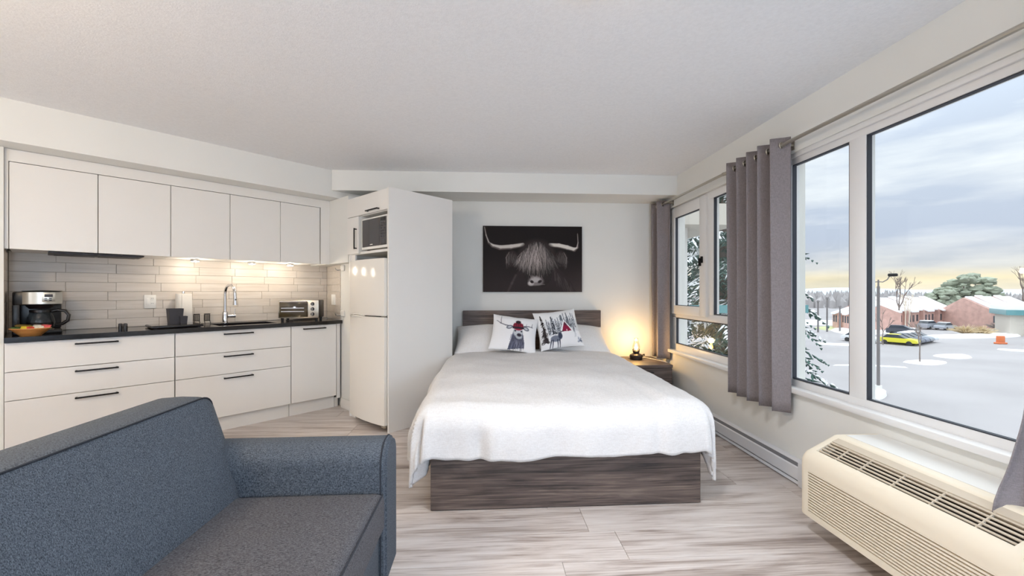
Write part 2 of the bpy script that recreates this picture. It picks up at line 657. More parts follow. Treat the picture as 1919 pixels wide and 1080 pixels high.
# soffits
b = bm_new()
box(b, (-1.545, 4.265, 2.237), (2.0, 4.70, ZC))
tag(obj('trim_1', b, 'wall', smooth=0), 'boxed white soffit running along the top of the bed wall', 'soffit', kind='structure')
b = bm_new()
box(b, (-1.1, 4.125, 2.172), (2.30, 4.815, ZC))
o = obj('trim_2', b, 'wall', smooth=0)
o.rotation_euler = (0, 0, R45)
tag(o, 'boxed white soffit above the upper kitchen cabinets', 'soffit', kind='structure')


# ================================================================== WINDOWS
def frame_rect(bm, y0, y1, z0, z1, w, x0, x1, bev=0.004):
    """rectangular frame in a right-wall plane; w = (y0 side, y1 side, bottom, top)"""
    box(bm, (x0, y0, z0), (x1, y0 + w[0], z1), bev)
    box(bm, (x0, y1 - w[1], z0), (x1, y1, z1), bev)
    box(bm, (x0, y0 + w[0] - 0.002, z0), (x1, y1 - w[1] + 0.002, z0 + w[2]), bev)
    box(bm, (x0, y0 + w[0] - 0.002, z1 - w[3]), (x1, y1 - w[1] + 0.002, z1), bev)


def glazing(parent, y0, y1, z0, z1, xg):
    b = bm_new()
    g = 0.007
    frame_rect(b, y0 - 0.002, y1 + 0.002, z0 - 0.002, z1 + 0.002, (g, g, g, g), xg - 0.022, xg + 0.004, 0)
    obj('gasket', b, 'gasket', parent, smooth=0)
    b = bm_new()
    box(b, (xg, y0, z0), (xg + 0.006, y1, z1))
    obj('pane', b, 'glass', parent, smooth=0)


w1 = thing('window_1', 'large white-framed picture window with a narrow side pane above the air conditioner', 'window', kind='structure')
b = bm_new()
frame_rect(b, WIN1[0], WIN1[1], SILL, HEAD, (0.09, 0.095, 0.045, 0.068), 2.03, 2.085)
box(b, (2.03, 2.112, SILL + 0.04), (2.085, 2.217, HEAD - 0.06), 0.004)
obj('window_frame', b, 'upvc', w1, smooth=30)
b = bm_new()
box(b, (2.012, WIN1[0], HEAD - 0.03), (2.03, WIN1[1], HEAD), 0.003)
box(b, (2.012, WIN1[1] - 0.03, SILL + 0.02), (2.03, WIN1[1], HEAD - 0.03), 0.003)
obj('head_trim', b, 'upvc', w1, smooth=30)
glazing(w1, 2.217, 2.655, 0.645, 2.062, 2.056)
glazing(w1, 0.95, 2.112, 0.640, 2.062, 2.056)
b = bm_new()
box(b, (1.965, WIN1[0] - 0.03, 0.565), (2.06, WIN1[1] + 0.01, 0.600), 0.006)
obj('window_sill', b, 'upvc', w1, smooth=30)

w3 = thing('window_added', 'added unseen white-framed window behind the camera for more daylight', 'window', kind='structure')
b = bm_new()
frame_rect(b, WIN_ADDED[0], WIN_ADDED[1], SILL, HEAD, (0.09, 0.09, 0.045, 0.068), 2.03, 2.085)
obj('window_frame', b, 'upvc', w3, smooth=30)
glazing(w3, WIN_ADDED[0] + 0.09, WIN_ADDED[1] - 0.09, 0.640, 2.062, 2.056)
b = bm_new()
box(b, (1.965, WIN_ADDED[0] - 0.02, 0.565), (2.06, WIN_ADDED[1] + 0.02, 0.600), 0.006)
obj('window_sill', b, 'upvc', w3, smooth=30)

w2 = thing('window_2', 'far white-framed window with opening casement, fixed pane and low pane by the nightstand', 'window', kind='structure')
b = bm_new()
frame_rect(b, WIN2[0], WIN2[1], SILL, HEAD, (0.09, 0.06, 0.07, 0.065), 2.03, 2.085)
box(b, (2.03, WIN2[0] + 0.08, 0.945), (2.085, WIN2[1] - 0.05, 1.010), 0.004)
box(b, (2.03, 3.616, 1.0), (2.085, 3.722, HEAD - 0.06), 0.004)
box(b, (2.03, WIN2[1] - 0.14, SILL + 0.06), (2.08, WIN2[1] - 0.05, 0.96), 0.004)
obj('window_frame', b, 'upvc', w2, smooth=30)
sash = bm_new()
frame_rect(sash, 3.715, 4.468, 0.985, 2.115, (0.118, 0.112, 0.09, 0.103), 2.012, 2.075)
so = obj('casement_sash', sash, 'upvc', w2, smooth=30)
b = bm_new()
box(b, (1.995, 3.762, 1.49), (2.012, 3.785, 1.55), 0.003)
box(b, (1.972, 3.767, 1.46), (1.998, 3.781, 1.535), 0.004)
obj('handle', b, 'black_metal', so)
for zz in (1.12, 1.98):
    b = bm_new()
    cyl(b, (2.008, 4.470, zz), (2.008, 4.470, zz + 0.06), 0.008, seg=10)
    obj('hinge', b, 'upvc', so)
glazing(w2, 3.833, 4.356, 1.075, 2.012, 2.046)
glazing(w2, 3.19, 3.616, 1.015, 2.065, 2.056)
glazing(w2, 3.19, 4.362, 0.667, 0.940, 2.056)
b = bm_new()
box(b, (1.965, WIN2[0] - 0.01, 0.565), (2.06, WIN2[1] + 0.04, 0.600), 0.006)
obj('window_sill', b, 'upvc', w2, smooth=30)


# ================================================================== KITCHEN UNITS
def bar_handle(parent, x0, x1, y, z, vertical=False, name='handle', r=0.0055, zl=None):
    b = bm_new()
    if vertical:
        z0, z1 = z, zl
        box(b, (x0 - r, y - 0.030, z0), (x0 + r, y - 0.020, z1), 0.002)
        for zz in (z0 + 0.004, z1 - 0.014):
            box(b, (x0 - r, y - 0.022, zz), (x0 + r, y, zz + 0.010), 0.001)
    else:
        box(b, (x0, y - 0.030, z - r), (x1, y - 0.020, z + r), 0.002)
        for xx in (x0 + 0.004, x1 - 0.014):
            box(b, (xx, y - 0.022, z - r), (xx + 0.010, y, z + r), 0.001)
    return obj(name, b, 'black_metal', parent)


def carcass(parent, w, d0, d1, z0, z1, th=0.016):
    b = bm_new()
    box(b, (0, d0, z0), (th, d1, z1))
    box(b, (w - th, d0, z0), (w, d1, z1))
    box(b, (th, d0, z0), (w - th, d1, z0 + th))
    box(b, (th, d1 - 0.006, z0 + th), (w - th, d1, z1))
    return obj('body', b, 'cab', parent, smooth=0)


FY = 4.28      # plane of the base fronts


def base_unit(name, label, s0, s1, fronts, handles):
    t = thing(name, label, 'cabinet', K(s0, FY, 0), R45, 'base cabinets under the black counter')
    w = s1 - s0 - 0.003
    carcass(t, w, 0.021, 0.515, 0.13, 0.882)
    for z0, z1 in fronts:
        b = bm_new()
        box(b, (0.001, 0.0, z0 + 0.002), (w - 0.001, 0.019, z1 - 0.002), 0.0015, 1)
        nm = 'drawer' if len(fronts) > 1 else 'door'
        d = obj(nm, b, 'cab', t, smooth=30)
        hz = z1 - 0.033
        bar_handle(d, handles[0] - s0, handles[1] - s0, 0.0, hz)
    b = bm_new()
    box(b, (0.0, 0.055, 0.0), (w, 0.070, 0.129))
    obj('toe_kick', b, 'cab', t, smooth=0)
    return t


D3 = [(0.69, 0.884), (0.50, 0.69), (0.13, 0.50)]
base_unit('base_cabinet', 'wide white three-drawer base cabinet under the coffee maker', -0.163, 0.716, D3, (0.154, 0.381))
base_unit('base_cabinet', 'white three-drawer base cabinet below the sink', 0.718, 1.603, D3, (1.045, 1.275))
base_unit('base_cabinet', 'narrow white base cabinet with one tall door below the toaster oven', 1.605, 2.055, [(0.13, 0.884)], (1.71, 1.934))
t = thing('filler_panel', 'thin white filler strip between the base cabinets and return wall', 'panel', K(2.057, FY, 0), R45)
b = bm_new()
box(b, (0, 0.004, 0.10), (0.036, 0.02, 0.883))
obj('strip', b, 'cab', t, smooth=0)
b = bm_new()
box(b, (0, 0.055, 0.0), (0.036, 0.07, 0.099))
obj('toe_kick', b, 'cab', t, smooth=0)

# worktop with cut-out for the sink
wt = bm_new()
Y0, Y1, SX0, SX1, SY0, SY1 = 4.25, 4.798, 1.03, 1.50, 4.34, 4.66
box(wt, (-0.163, Y0, 0.886), (SX0, Y1, 0.92))
box(wt, (SX1, Y0, 0.886), (2.100, Y1, 0.92))
box(wt, (SX0, Y0, 0.886), (SX1, SY0, 0.92))
box(wt, (SX0, SY1, 0.886), (SX1, Y1, 0.92))
bmesh.ops.remove_doubles(wt, verts=wt.verts, dist=0.0002)
o = obj('worktop', wt, 'granite', smooth=0)
o.rotation_euler = (0, 0, R45)
tag(o, 'long polished black stone worktop over the white base cabinets', 'worktop')

t = thing('sink', 'dark undermount sink set into the black worktop behind the chrome tap', 'sink', K(SX0, SY0, 0.70), R45)
sw, sd = SX1 - SX0, SY1 - SY0
b = bm_new()
box(b, (0.002, 0.002, 0.0), (sw - 0.002, sd - 0.002, 0.01))
box(b, (0.002, 0.002, 0.01), (0.012, sd - 0.002, 0.185))
box(b, (sw - 0.012, 0.002, 0.01), (sw - 0.002, sd - 0.002, 0.185))
box(b, (0.012, 0.002, 0.01), (sw - 0.012, 0.012, 0.185))
box(b, (0.012, sd - 0.012, 0.01), (sw - 0.012, sd - 0.002, 0.185))
obj('basin', b, 'black_plastic', t, smooth=0)
b = bm_new()
lathe(b, [(0, 0.012), (0.035, 0.012), (0.04, 0.014), (0.042, 0.010)], (sw / 2, sd / 2, 0))
obj('drain', b, 'chrome', t)

# upper cabinets
UY = 4.33
ups = [(-0.144, 0.278), (0.278, 0.699), (0.699, 1.112), (1.112, 1.526), (1.526, 1.905)]
ulab = ['white wall cabinet at the coffee maker end, leftmost of the five',
        'white wall cabinet over the bare counter, second from the left',
        'white wall cabinet above the paper towel roll, middle of the five',
        'white wall cabinet above the chrome tap, fourth from the left',
        'white wall cabinet above the toaster oven, next to the fridge unit']
for (s0, s1), lb in zip(ups, ulab):
    t = thing('wall_cabinet', lb, 'cabinet', K(s0, UY, 1.508), R45, 'five white wall cabinets')
    w = s1 - s0 - 0.004
    b = bm_new()
    box(b, (0, 0.021, 0.002), (w, 0.466, 0.575))
    obj('body', b, 'cab', t, smooth=0)
    b = bm_new()
    box(b, (0.0, 0, -0.002), (w, 0.019, 0.577), 0.0015, 1)
    obj('door', b, 'cab', t, smooth=30)
t = thing('cabinet_cornice', 'white filler strip between the wall cabinets and soffit', 'panel', K(-0.165, UY, 1.506), R45)
b = bm_new()
box(b, (0, 0.0, 0.583), (2.168, 0.020, 0.664))
box(b, (0, 0.0, 0.0), (0.018, 0.020, 0.583))
box(b, (2.075, 0.0, 0.0), (2.168, 0.020, 0.583))
obj('strip', b, 'cab', t, smooth=0)

# slim hood below the first two wall cabinets
t = thing('range_hood', 'slim steel range hood insert under the two leftmost wall cabinets', 'hood', K(0.03, 4.38, 1.494), R45)
b = bm_new()
box(b, (0, 0, 0.0), (0.51, 0.30, 0.010), 0.002, 1)
obj('housing', b, 'grey_plastic', t)
for i in range(2):
    b = bm_new()
    box(b, (0.03 + i * 0.235, 0.03, -0.004), (0.245 + i * 0.235, 0.27, 0.0))
    obj('filter', b, 'grey_plastic', t, smooth=0)

# puck lights
for i, (s, lb) in enumerate(((0.90, 'round under-cabinet light over the paper towel roll'), (1.343, 'round under-cabinet light beside the chrome tap'),
                             (1.69, 'round under-cabinet light over the toaster oven'))):
    t = thing('puck_light', lb, 'lamp', K(s, 4.54, 1.488), R45, 'round lights under the wall cabinets')
    b = bm_new()
    lathe(b, [(0.0, 0.017), (0.036, 0.017), (0.036, 0.004), (0.030, 0.0)], seg=24)
    obj('housing', b, 'chrome', t)
    b = bm_new()
    lathe(b, [(0.030, 0.0), (0.02, -0.004), (0.0, -0.006)], seg=24)
    obj('lens', b, 'puck', t)
    L = bpy.data.lights.new('puck_glow', 'POINT')
    L.energy = 1.6
    L.color = (1.0, 0.87, 0.70)
    L.shadow_soft_size = 0.025
    lo = bpy.data.objects.new('puck_glow', L)
    COL.objects.link(lo)
    lo.parent = t
    lo.location = (0, 0, -0.035)

# pantry just at the picture's edge
t = thing('pantry_cabinet', 'tall white pantry cabinet at the end of the counter', 'cabinet', K(-0.80, 4.30, 0), R45)
b = bm_new()
box(b, (0, 0.021, 0.10), (0.599, 0.51, 2.165))
obj('body', b, 'cab', t, smooth=0)
for z0, z1 in ((0.10, 1.30), (1.305, 2.165)):
    b = bm_new()
    box(b, (0.002, 0, z0), (0.5985, 0.019, z1), 0.0015, 1)
    d = obj('door', b, 'cab', t, smooth=30)
    bar_handle(d, 0.56, 0, 0.0, 0.92 if z0 < 1 else 1.36, True, zl=1.12 if z0 < 1 else 1.54)
b = bm_new()
box(b, (0, 0.05, 0), (0.595, 0.07, 0.10))
obj('toe_kick', b, 'cab', t, smooth=0)

# ------------------------------------------------------------------ tall fridge unit (front faces the kitchen)
FK0, FK1, FS0, FS1 = -3.905, -3.17, 1.98, 2.69
tu = thing('fridge_surround', 'tall white cabinet around the fridge and microwave', 'cabinet', Fw(FK0, FS0, 0), -R45)
W, D = FK1 - FK0, FS1 - FS0
b = bm_new()
box(b, (W - 0.02, 0.0, 0.0), (W, D, 2.125))
obj('side_panel', b, 'cab', tu, smooth=0)
b = bm_new()
box(b, (0.0, 0.02, 0.0), (0.018, 0.075, 2.105))
box(b, (0.018, 0.03, 0.0), (0.100, 0.046, 1.58))
box(b, (0.0, 0.075, 1.55), (0.018, D, 2.105))
obj('side_panel', b, 'cab', tu, smooth=0)
b = bm_new()
box(b, (0.018, 0.02, 1.575), (W - 0.02, D - 0.02, 1.598))
obj('shelf', b, 'cab', tu, smooth=0)
b = bm_new()
box(b, (0.018, D - 0.018, 1.598), (W - 0.02, D - 0.002, 2.105))
box(b, (0.018, 0.02, 2.105), (W - 0.02, D - 0.002, 2.12))
box(b, (0.018, 0.022, 1.932), (W - 0.02, D - 0.02, 1.945))
box(b, (0.206, 0.022, 1.598), (0.218, D - 0.02, 1.932))
obj('body', b, 'cab', tu, smooth=0)
b = bm_new()
box(b, (0.001, 0.0, 1.938), (W - 0.022, 0.019, 2.118), 0.0015, 1)
d = obj('door', b, 'cab', tu, smooth=30)
bar_handle(d, 0.385, 0.59, 0.0, 1.958)
b = bm_new()
box(b, (0.001, 0.0, 1.582), (0.214, 0.019, 1.934), 0.0015, 1)
d = obj('door', b, 'cab', tu, smooth=30)
bar_handle(d, 0.182, 0, 0.0, 1.623, True, zl=1.822)

# fridge
fr = thing('fridge', 'tall white two-door fridge with the freezer on top', 'fridge', Fw(-3.80, 1.925, 0), -R45)
fw = 0.60
b = bm_new()
box(b, (0.012, 0.075, 0.05), (fw - 0.012, 0.70, 1.500), 0.006)
obj('body', b, 'fridge', fr)


def fridge_door(z0, z1, bulge=0.028):
    n = 14
    poly = [(fw, 0.068), (0.0, 0.068)]
    poly = [(0.0, 0.066)] + [(fw * i / n, 0.030 - bulge * (1 - (2 * i / n - 1) ** 2)) for i in range(n + 1)] + [(fw, 0.066)]
    bb = bm_new()
    prism(bb, poly, 'z', z0, z1)
    es = [e for e in bb.edges if abs(e.verts[0].co.z - e.verts[1].co.z) < 1e-5]
    bmesh.ops.bevel(bb, geom=es, offset=0.006, segments=2, affect='EDGES')
    return bb


d1 = obj('freezer_door', fridge_door(1.008, 1.512), 'fridge', fr, smooth=50)
d2 = obj('fridge_door', fridge_door(0.055, 0.998), 'fridge', fr, smooth=50)
for d, zz, dz in ((d1, 1.006, 0.010), (d2, 0.988, -0.004)):
    b = bm_new()
    pts = [(0.05 + 0.25 * i / 8, 0.018 - 0.022 * math.sin(PI * i / 8) ** 0.6, zz + 0.012 * math.sin(PI * i / 8)) for i in range(9)]
    tube(b, pts, 0.008, 6)
    obj('grip', b, 'fridge', d)
b = bm_new()
box(b, (0.006, 0.069, 0.06), (fw - 0.006, 0.074, 1.508))
obj('door_seal', b, 'grey_plastic', fr, smooth=0)
for zz in (0.040, 1.0005):
    b = bm_new()
    box(b, (fw - 0.05, 0.03, zz), (fw - 0.005, 0.08, zz + 0.006 if zz > 0.5 else zz + 0.012))
    obj('hinge', b, 'steel', fr, smooth=0)
for xx in (0.05, fw - 0.05):
    for yy in (0.11, 0.66):
        b = bm_new()
        cyl(b, (xx, yy, 0), (xx, yy, 0.052), 0.018, seg=10)
        obj('foot', b, 'black_plastic', fr)

# microwave
mw = thing('microwave', 'black microwave oven in the niche above the fridge', 'microwave', Fw(-3.655, 1.995, 1.600), -R45)
b = bm_new()
box(b, (0, 0.012, 0.012), (0.452, 0.36, 0.300), 0.004)
obj('body', b, 'white_plastic', mw)
b = bm_new()
frame = [(0, 0.02), (0.452, 0.02)]
box(b, (0.0, 0, 0.012), (0.452, 0.012, 0.300), 0.003)
obj('front_frame', b, 'white_plastic', mw)
b = bm_new()
box(b, (0.022, -0.006, 0.034), (0.318, 0.0, 0.285), 0.002, 1)
d = obj('door', b, 'dark_glass', mw)
b = bm_new()
box(b, (0.160, -0.0072, 0.048), (0.205, -0.0062, 0.054))
obj('badge', b, 'white_plastic', d, smooth=0)
b = bm_new()
box(b, (0.322, -0.006, 0.034), (0.430, 0.0, 0.285), 0.002, 1)
pn = obj('control_panel', b, 'dark_glass', mw)
for i in range(6):
    for j in range(3):
        b = bm_new()
        box(b, (0.340 + j * 0.027, -0.0075, 0.105 + i * 0.024), (0.358 + j * 0.027, -0.006, 0.117 + i * 0.024))
        obj('button', b, 'grey_plastic', pn, smooth=0)
b = bm_new()
box(b, (0.345, -0.0078, 0.045), (0.412, -0.006, 0.085), 0.001, 1)
obj('open_button', b, 'grey_plastic', pn)
b = bm_new()
box(b, (0.338, -0.0075, 0.250), (0.414, -0.006, 0.276))
obj('display', b, 'black_plastic', pn, smooth=0)
for xx in (0.04, 0.41):
    for yy in (0.05, 0.32):
        b = bm_new()
        cyl(b, (xx, yy, 0.0), (xx, yy, 0.013), 0.014, seg=10)
        obj('foot', b, 'black_plastic', mw)

# ================================================================== THINGS ON THE COUNTER
CT = 0.92
# coffee maker
t = thing('coffee_maker', 'black and steel drip coffee maker with glass carafe at the counter end', 'coffee maker', K(-0.135, 4.435, CT), R45 + 0.02)
b = bm_new()
box(b, (0.0, 0.0, 0.0), (0.235, 0.25, 0.030), 0.008)
box(b, (0.0, 0.13, 0.03), (0.235, 0.25, 0.30), 0.01)
box(b, (0.0, 0.02, 0.03), (0.035, 0.14, 0.21), 0.006)
box(b, (0.005, 0.02, 0.205), (0.230, 0.25, 0.300), 0.012)
obj('body', b, 'black_plastic', t)
b = bm_new()
lathe(b, [(0.0, 0.175), (0.052, 0.178), (0.075, 0.208)], (0.128, 0.082, 0), 24)
obj('filter_basket', b, 'black_plastic', t)
b = bm_new()
n = 14
poly = [(0.045, 0.03)] + [(0.045 + 0.19 * i / n, 0.010 - 0.022 * math.sin(PI * i / n)) for i in range(n + 1)] + [(0.235, 0.03)]
prism(b, poly, 'z', 0.213, 0.297)
p = obj('steel_band', b, 'steel', t, smooth=50)
b = bm_new()
box(b, (0.135, -0.0145, 0.228), (0.200, -0.0095, 0.290), 0.002)
c = obj('control_panel', b, 'steel', p)
b = bm_new()
box(b, (0.147, -0.016, 0.262), (0.187, -0.0146, 0.282))
obj('display', b, 'grey_plastic', c, smooth=0)
for i in range(4):
    b = bm_new()
    box(b, (0.147 + 0.022 * (i % 2), -0.016, 0.236 + 0.012 * (i // 2)), (0.160 + 0.022 * (i % 2), -0.0146, 0.243 + 0.012 * (i // 2)))
    obj('button', b, 'black_plastic', c, smooth=0)
b = bm_new()
lathe(b, [(0.0, 0.299), (0.09, 0.300), (0.10, 0.306), (0.0, 0.312)], (0.14, 0.13, 0), 24)
obj('lid', b, 'black_plastic', t)
b = bm_new()
lathe(b, [(0.045, 0.034), (0.066, 0.045), (0.072, 0.085), (0.062, 0.130), (0.050, 0.158), (0.054, 0.165)], (0.132, 0.075, 0), 28)
cf = obj('carafe', b, 'clear', t)
b = bm_new()
lathe(b, [(0.0, 0.036), (0.062, 0.046), (0.069, 0.082), (0.0, 0.083)], (0.132, 0.075, 0), 24)
obj('coffee', b, 'dark_glass', cf)
b = bm_new()
lathe(b, [(0.051, 0.150), (0.056, 0.152), (0.056, 0.170), (0.0, 0.173)], (0.132, 0.075, 0), 24)
obj('carafe_lid', b, 'black_plastic', cf)
b = bm_new()
tube(b, [(0.185, 0.06, 0.160), (0.215, 0.045, 0.168), (0.250, 0.032, 0.160), (0.268, 0.026, 0.130), (0.262, 0.028, 0.090), (0.235, 0.038, 0.066), (0.205, 0.05, 0.062)], 0.011, 10)
obj('carafe_handle', b, 'black_plastic', cf)
b = bm_new()
lathe(b, [(0.0, 0.030), (0.066, 0.030), (0.066, 0.034), (0.0, 0.034)], (0.132, 0.075, 0), 24)
obj('warming_plate', b, 'steel', t)

# wooden bowl with snacks
t = thing('snack_bowl', 'shallow wooden bowl of snack packets before the coffee maker', 'bowl', K(-0.050, 4.335, CT), R45)
b = bm_new()
lathe(b, [(0.0, 0.0), (0.048, 0.0), (0.060, 0.012), (0.094, 0.048), (0.098, 0.050), (0.095, 0.055), (0.088, 0.049), (0.055, 0.018), (0.0, 0.012)], seg=32)
obj('shell', b, 'bowl', t)
pk = [((-0.060, -0.015, 0.050), (70, 104, 52), 'green foil snack packet in the wooden bowl', 0.5, 0.5),
      ((-0.020, -0.035, 0.052), (222, 196, 48), 'yellow snack packet in the wooden bowl', -0.2, 0.7),
      ((0.008, -0.042, 0.048), (196, 62, 48), 'red snack packet at the front of the wooden bowl', 0.3, 0.9),
      ((0.036, -0.030, 0.055), (238, 226, 206), 'cream and red sweet wrapper in the wooden bowl', 0.1, 0.6),
      ((0.066, -0.010, 0.058), (214, 96, 96), 'pink snack packet at the rim of the wooden bowl', -0.5, 0.7),
      ((-0.030, 0.030, 0.066), (112, 92, 40), 'olive brown bar packet lying across the wooden bowl', 0.15, 0.15),
      ((0.030, 0.028, 0.060), (206, 206, 200), 'silver white packet at the back of the wooden bowl', -0.3, 0.4)]
for i, (p, c, lb, rz, rx) in enumerate(pk):
    m = plain('snack_foil', c, 0.3, var=0.35, scale=60)
    b = bm_new()
    nu, nv = 10, 8
    L, Wd = (0.052, 0.020) if i != 5 else (0.085, 0.022)
    top, bot = {}, {}
    for a in range(nu + 1):
        for d in range(nv + 1):
            u, v = 2 * a / nu - 1, 2 * d / nv - 1
            h = 0.009 * max(0, (1 - u ** 4)) ** 0.5 * max(0, (1 - v ** 4)) ** 0.5
            wob = 0.0012 * math.sin(9 * u) * math.cos(7 * v)
            top[a, d] = b.verts.new((L / 2 * u * (1.0 if abs(v) < 0.9 else 0.99), Wd * v * (1 - 0.08 * (1 - u * u)), h + wob))
            bot[a, d] = top[a, d] if a in (0, nu) or d in (0, nv) else b.verts.new((L / 2 * u, Wd * v, -h + wob))
    for a in range(nu):
        for d in range(nv):
            b.faces.new((top[a, d], top[a + 1, d], top[a + 1, d + 1], top[a, d + 1]))
            b.faces.new((bot[a, d], bot[a, d + 1], bot[a + 1, d + 1], bot[a + 1, d]))
    o = obj('snack_packet', b, m, smooth=60)
    w = Vector(K(-0.050 + p[0], 4.335 + p[1], CT + p[2]))
    o.location = w
    o.rotation_euler = (rx, 0.1, R45 + rz)
    tag(o, lb, 'packet', 'snacks in the wooden bowl')

# shaker pair
for i, (ds, lb) in enumerate(((0.405, 'small black shaker on the counter, further from the towel roll'), (0.432, 'small black shaker on the counter, nearer the towel roll'))):
    t = thing('shaker', lb, 'shaker', K(ds, 4.42 - 0.01 * i, CT), R45 + 0.2, 'pair of small black shakers')
    b = bm_new()
    lathe(b, [(0.0, 0.0), (0.013, 0.0), (0.014, 0.03), (0.012, 0.036)], seg=14)
    obj('jar', b, 'black_plastic', t)
    b = bm_new()
    lathe(b, [(0.012, 0.034), (0.0135, 0.036), (0.0135, 0.048), (0.009, 0.053), (0.0, 0.054)], seg=14)
    obj('cap', b, 'grey_plastic', t)

# portable cooktop slab with caddy on it
t = thing('hot_plate', 'flat black glass hot plate beside the sink', 'hot plate', K(0.575, 4.335, CT), R45)
b = bm_new()
box(b, (0, 0, 0.006), (0.345, 0.30, 0.022), 0.005)
obj('body', b, 'black_plastic', t)
b = bm_new()
box(b, (0.008, 0.008, 0.022), (0.337, 0.292, 0.026), 0.001, 1)
obj('glass_top', b, 'dark_glass', t)
for xx in (0.03, 0.315):
    for yy in (0.03, 0.27):
        b = bm_new()
        cyl(b, (xx, yy, 0), (xx, yy, 0.007), 0.012, seg=10)
        obj('foot', b, 'grey_plastic', t)
t = thing('utensil_caddy', 'charcoal stepped plastic caddy standing on the hot plate', 'caddy', K(0.715, 4.535, CT + 0.026), R45 + 0.05)


def open_tub(bm, x0, x1, y0, y1, z0, z1, tp, th=0.003):
    """tapering open box"""
    for (ax, bx, ay, by, flip) in ((x0, x1, y0, y1, False),):
        o_b = [(x0 + tp, y0 + tp), (x1 - tp, y0 + tp), (x1 - tp, y1 - tp), (x0 + tp, y1 - tp)]
        o_t = [(x0, y0), (x1, y0), (x1, y1), (x0, y1)]
        i_t = [(x0 + th, y0 + th), (x1 - th, y0 + th), (x1 - th, y1 - th), (x0 + th, y1 - th)]
        i_b = [(x0 + tp + th, y0 + tp + th), (x1 - tp - th, y0 + tp + th), (x1 - tp - th, y1 - tp - th), (x0 + tp + th, y1 - tp - th)]
        rings = [[bm.verts.new((p[0], p[1], z)) for p in ring] for ring, z in ((o_b, z0), (o_t, z1), (i_t, z1), (i_b, z0 + th))]
        for ra, rb in zip(rings[:-1], rings[1:]):
            for k in range(4):
                bm.faces.new((ra[k], ra[(k + 1) % 4], rb[(k + 1) % 4], rb[k]))
        bm.faces.new(rings[0][::-1])
        bm.faces.new(rings[-1])


b = bm_new()
open_tub(b, 0.0, 0.105, 0.0, 0.085, 0.0, 0.128, 0.008)
obj('tub', b, 'grey_plastic', t, smooth=0)
b = bm_new()
open_tub(b, 0.075, 0.128, -0.020, 0.045, 0.0, 0.062, 0.004)
obj('side_pocket', b, 'grey_plastic', t, smooth=0)

# paper towel roll
t = thing('paper_towel', 'upright white paper towel roll behind the charcoal caddy', 'paper towel', K(0.850, 4.722, CT), R45)
b = bm_new()
lathe(b, [(0.0, 0.0), (0.07, 0.0), (0.07, 0.008), (0.006, 0.010), (0.006, 0.285), (0.010, 0.288), (0.010, 0.30), (0.0, 0.303)], seg=28)
obj('stand', b, 'chrome', t)
b = bm_new()
lathe(b, [(0.020, 0.011), (0.056, 0.011), (0.0575, 0.015), (0.0575, 0.278), (0.056, 0.282), (0.020, 0.282), (0.020, 0.011)], seg=40)
box(b, (-0.02, -0.0592, 0.012), (0.052, -0.0578, 0.281))
obj('roll', b, 'paper', t)

# two little easel sponge stands
for i, (s, lb) in enumerate(((0.925, 'small black easel stand next to the paper towel roll'), (1.005, 'small black easel stand nearer the chrome tap'))):
    t = thing('easel_stand', lb, 'stand', K(s, 4.735, CT), R45, 'two small easel stands by the tap')
    b = bm_new()
    for k in range(5):
        box(b, (0.004 + k * 0.009, 0.0, 0.03), (0.009 + k * 0.009, 0.004, 0.092))
    box(b, (0.0, -0.001, 0.088), (0.049, 0.005, 0.095))
    box(b, (0.0, -0.001, 0.026), (0.049, 0.005, 0.032))
    obj('rack', b, 'black_metal', t, smooth=0)
    for xx in (0.003, 0.046):
        b = bm_new()
        tube(b, [(xx, 0.004, 0.085), (xx, 0.006, 0.03), (xx, -0.018, 0.012), (xx, -0.022, 0.002)], 0.0028, 6)
        obj('leg', b, 'black_metal', t)

# tap
t = thing('kitchen_tap', 'tall chrome pull-down kitchen tap with side lever', 'tap', K(1.165, 4.705, CT), R45)
b = bm_new()
lathe(b, [(0.0, 0.0), (0.030, 0.0), (0.030, 0.006), (0.024, 0.010), (0.024, 0.10), (0.020, 0.11), (0.0, 0.11)], seg=24)
obj('base', b, 'chrome', t)
b = bm_new()
pts = [(0, 0, 0.10), (0, 0, 0.28)] + [(0.018 * (1 - math.cos(a)), -0.085 * (1 - math.cos(a)) / 1.0, 0.28 + 0.085 * math.sin(a)) for a in [PI * i / 10 for i in range(1, 11)]]
tube(b, pts, 0.0125, 12)
obj('spout', b, 'chrome', t)
b = bm_new()
cyl(b, (0.036, -0.17, 0.29), (0.038, -0.17, 0.235), 0.0145, 0.0145, 14)
cyl(b, (0.038, -0.17, 0.235), (0.040, -0.17, 0.175), 0.0145, 0.022, 14)
h = obj('spray_head', b, 'chrome', t)
b = bm_new()
cyl(b, (0.038, -0.188, 0.225), (0.038, -0.180, 0.225), 0.006, seg=10)
obj('button', b, 'black_plastic', h)
b = bm_new()
cyl(b, (0.02, 0, 0.065), (0.085, 0, 0.065), 0.016, seg=14)
tube(b, [(0.078, 0, 0.075), (0.080, 0, 0.105), (0.082, 0, 0.135)], [0.006, 0.004, 0.003], 8)
obj('lever', b, 'chrome', t)

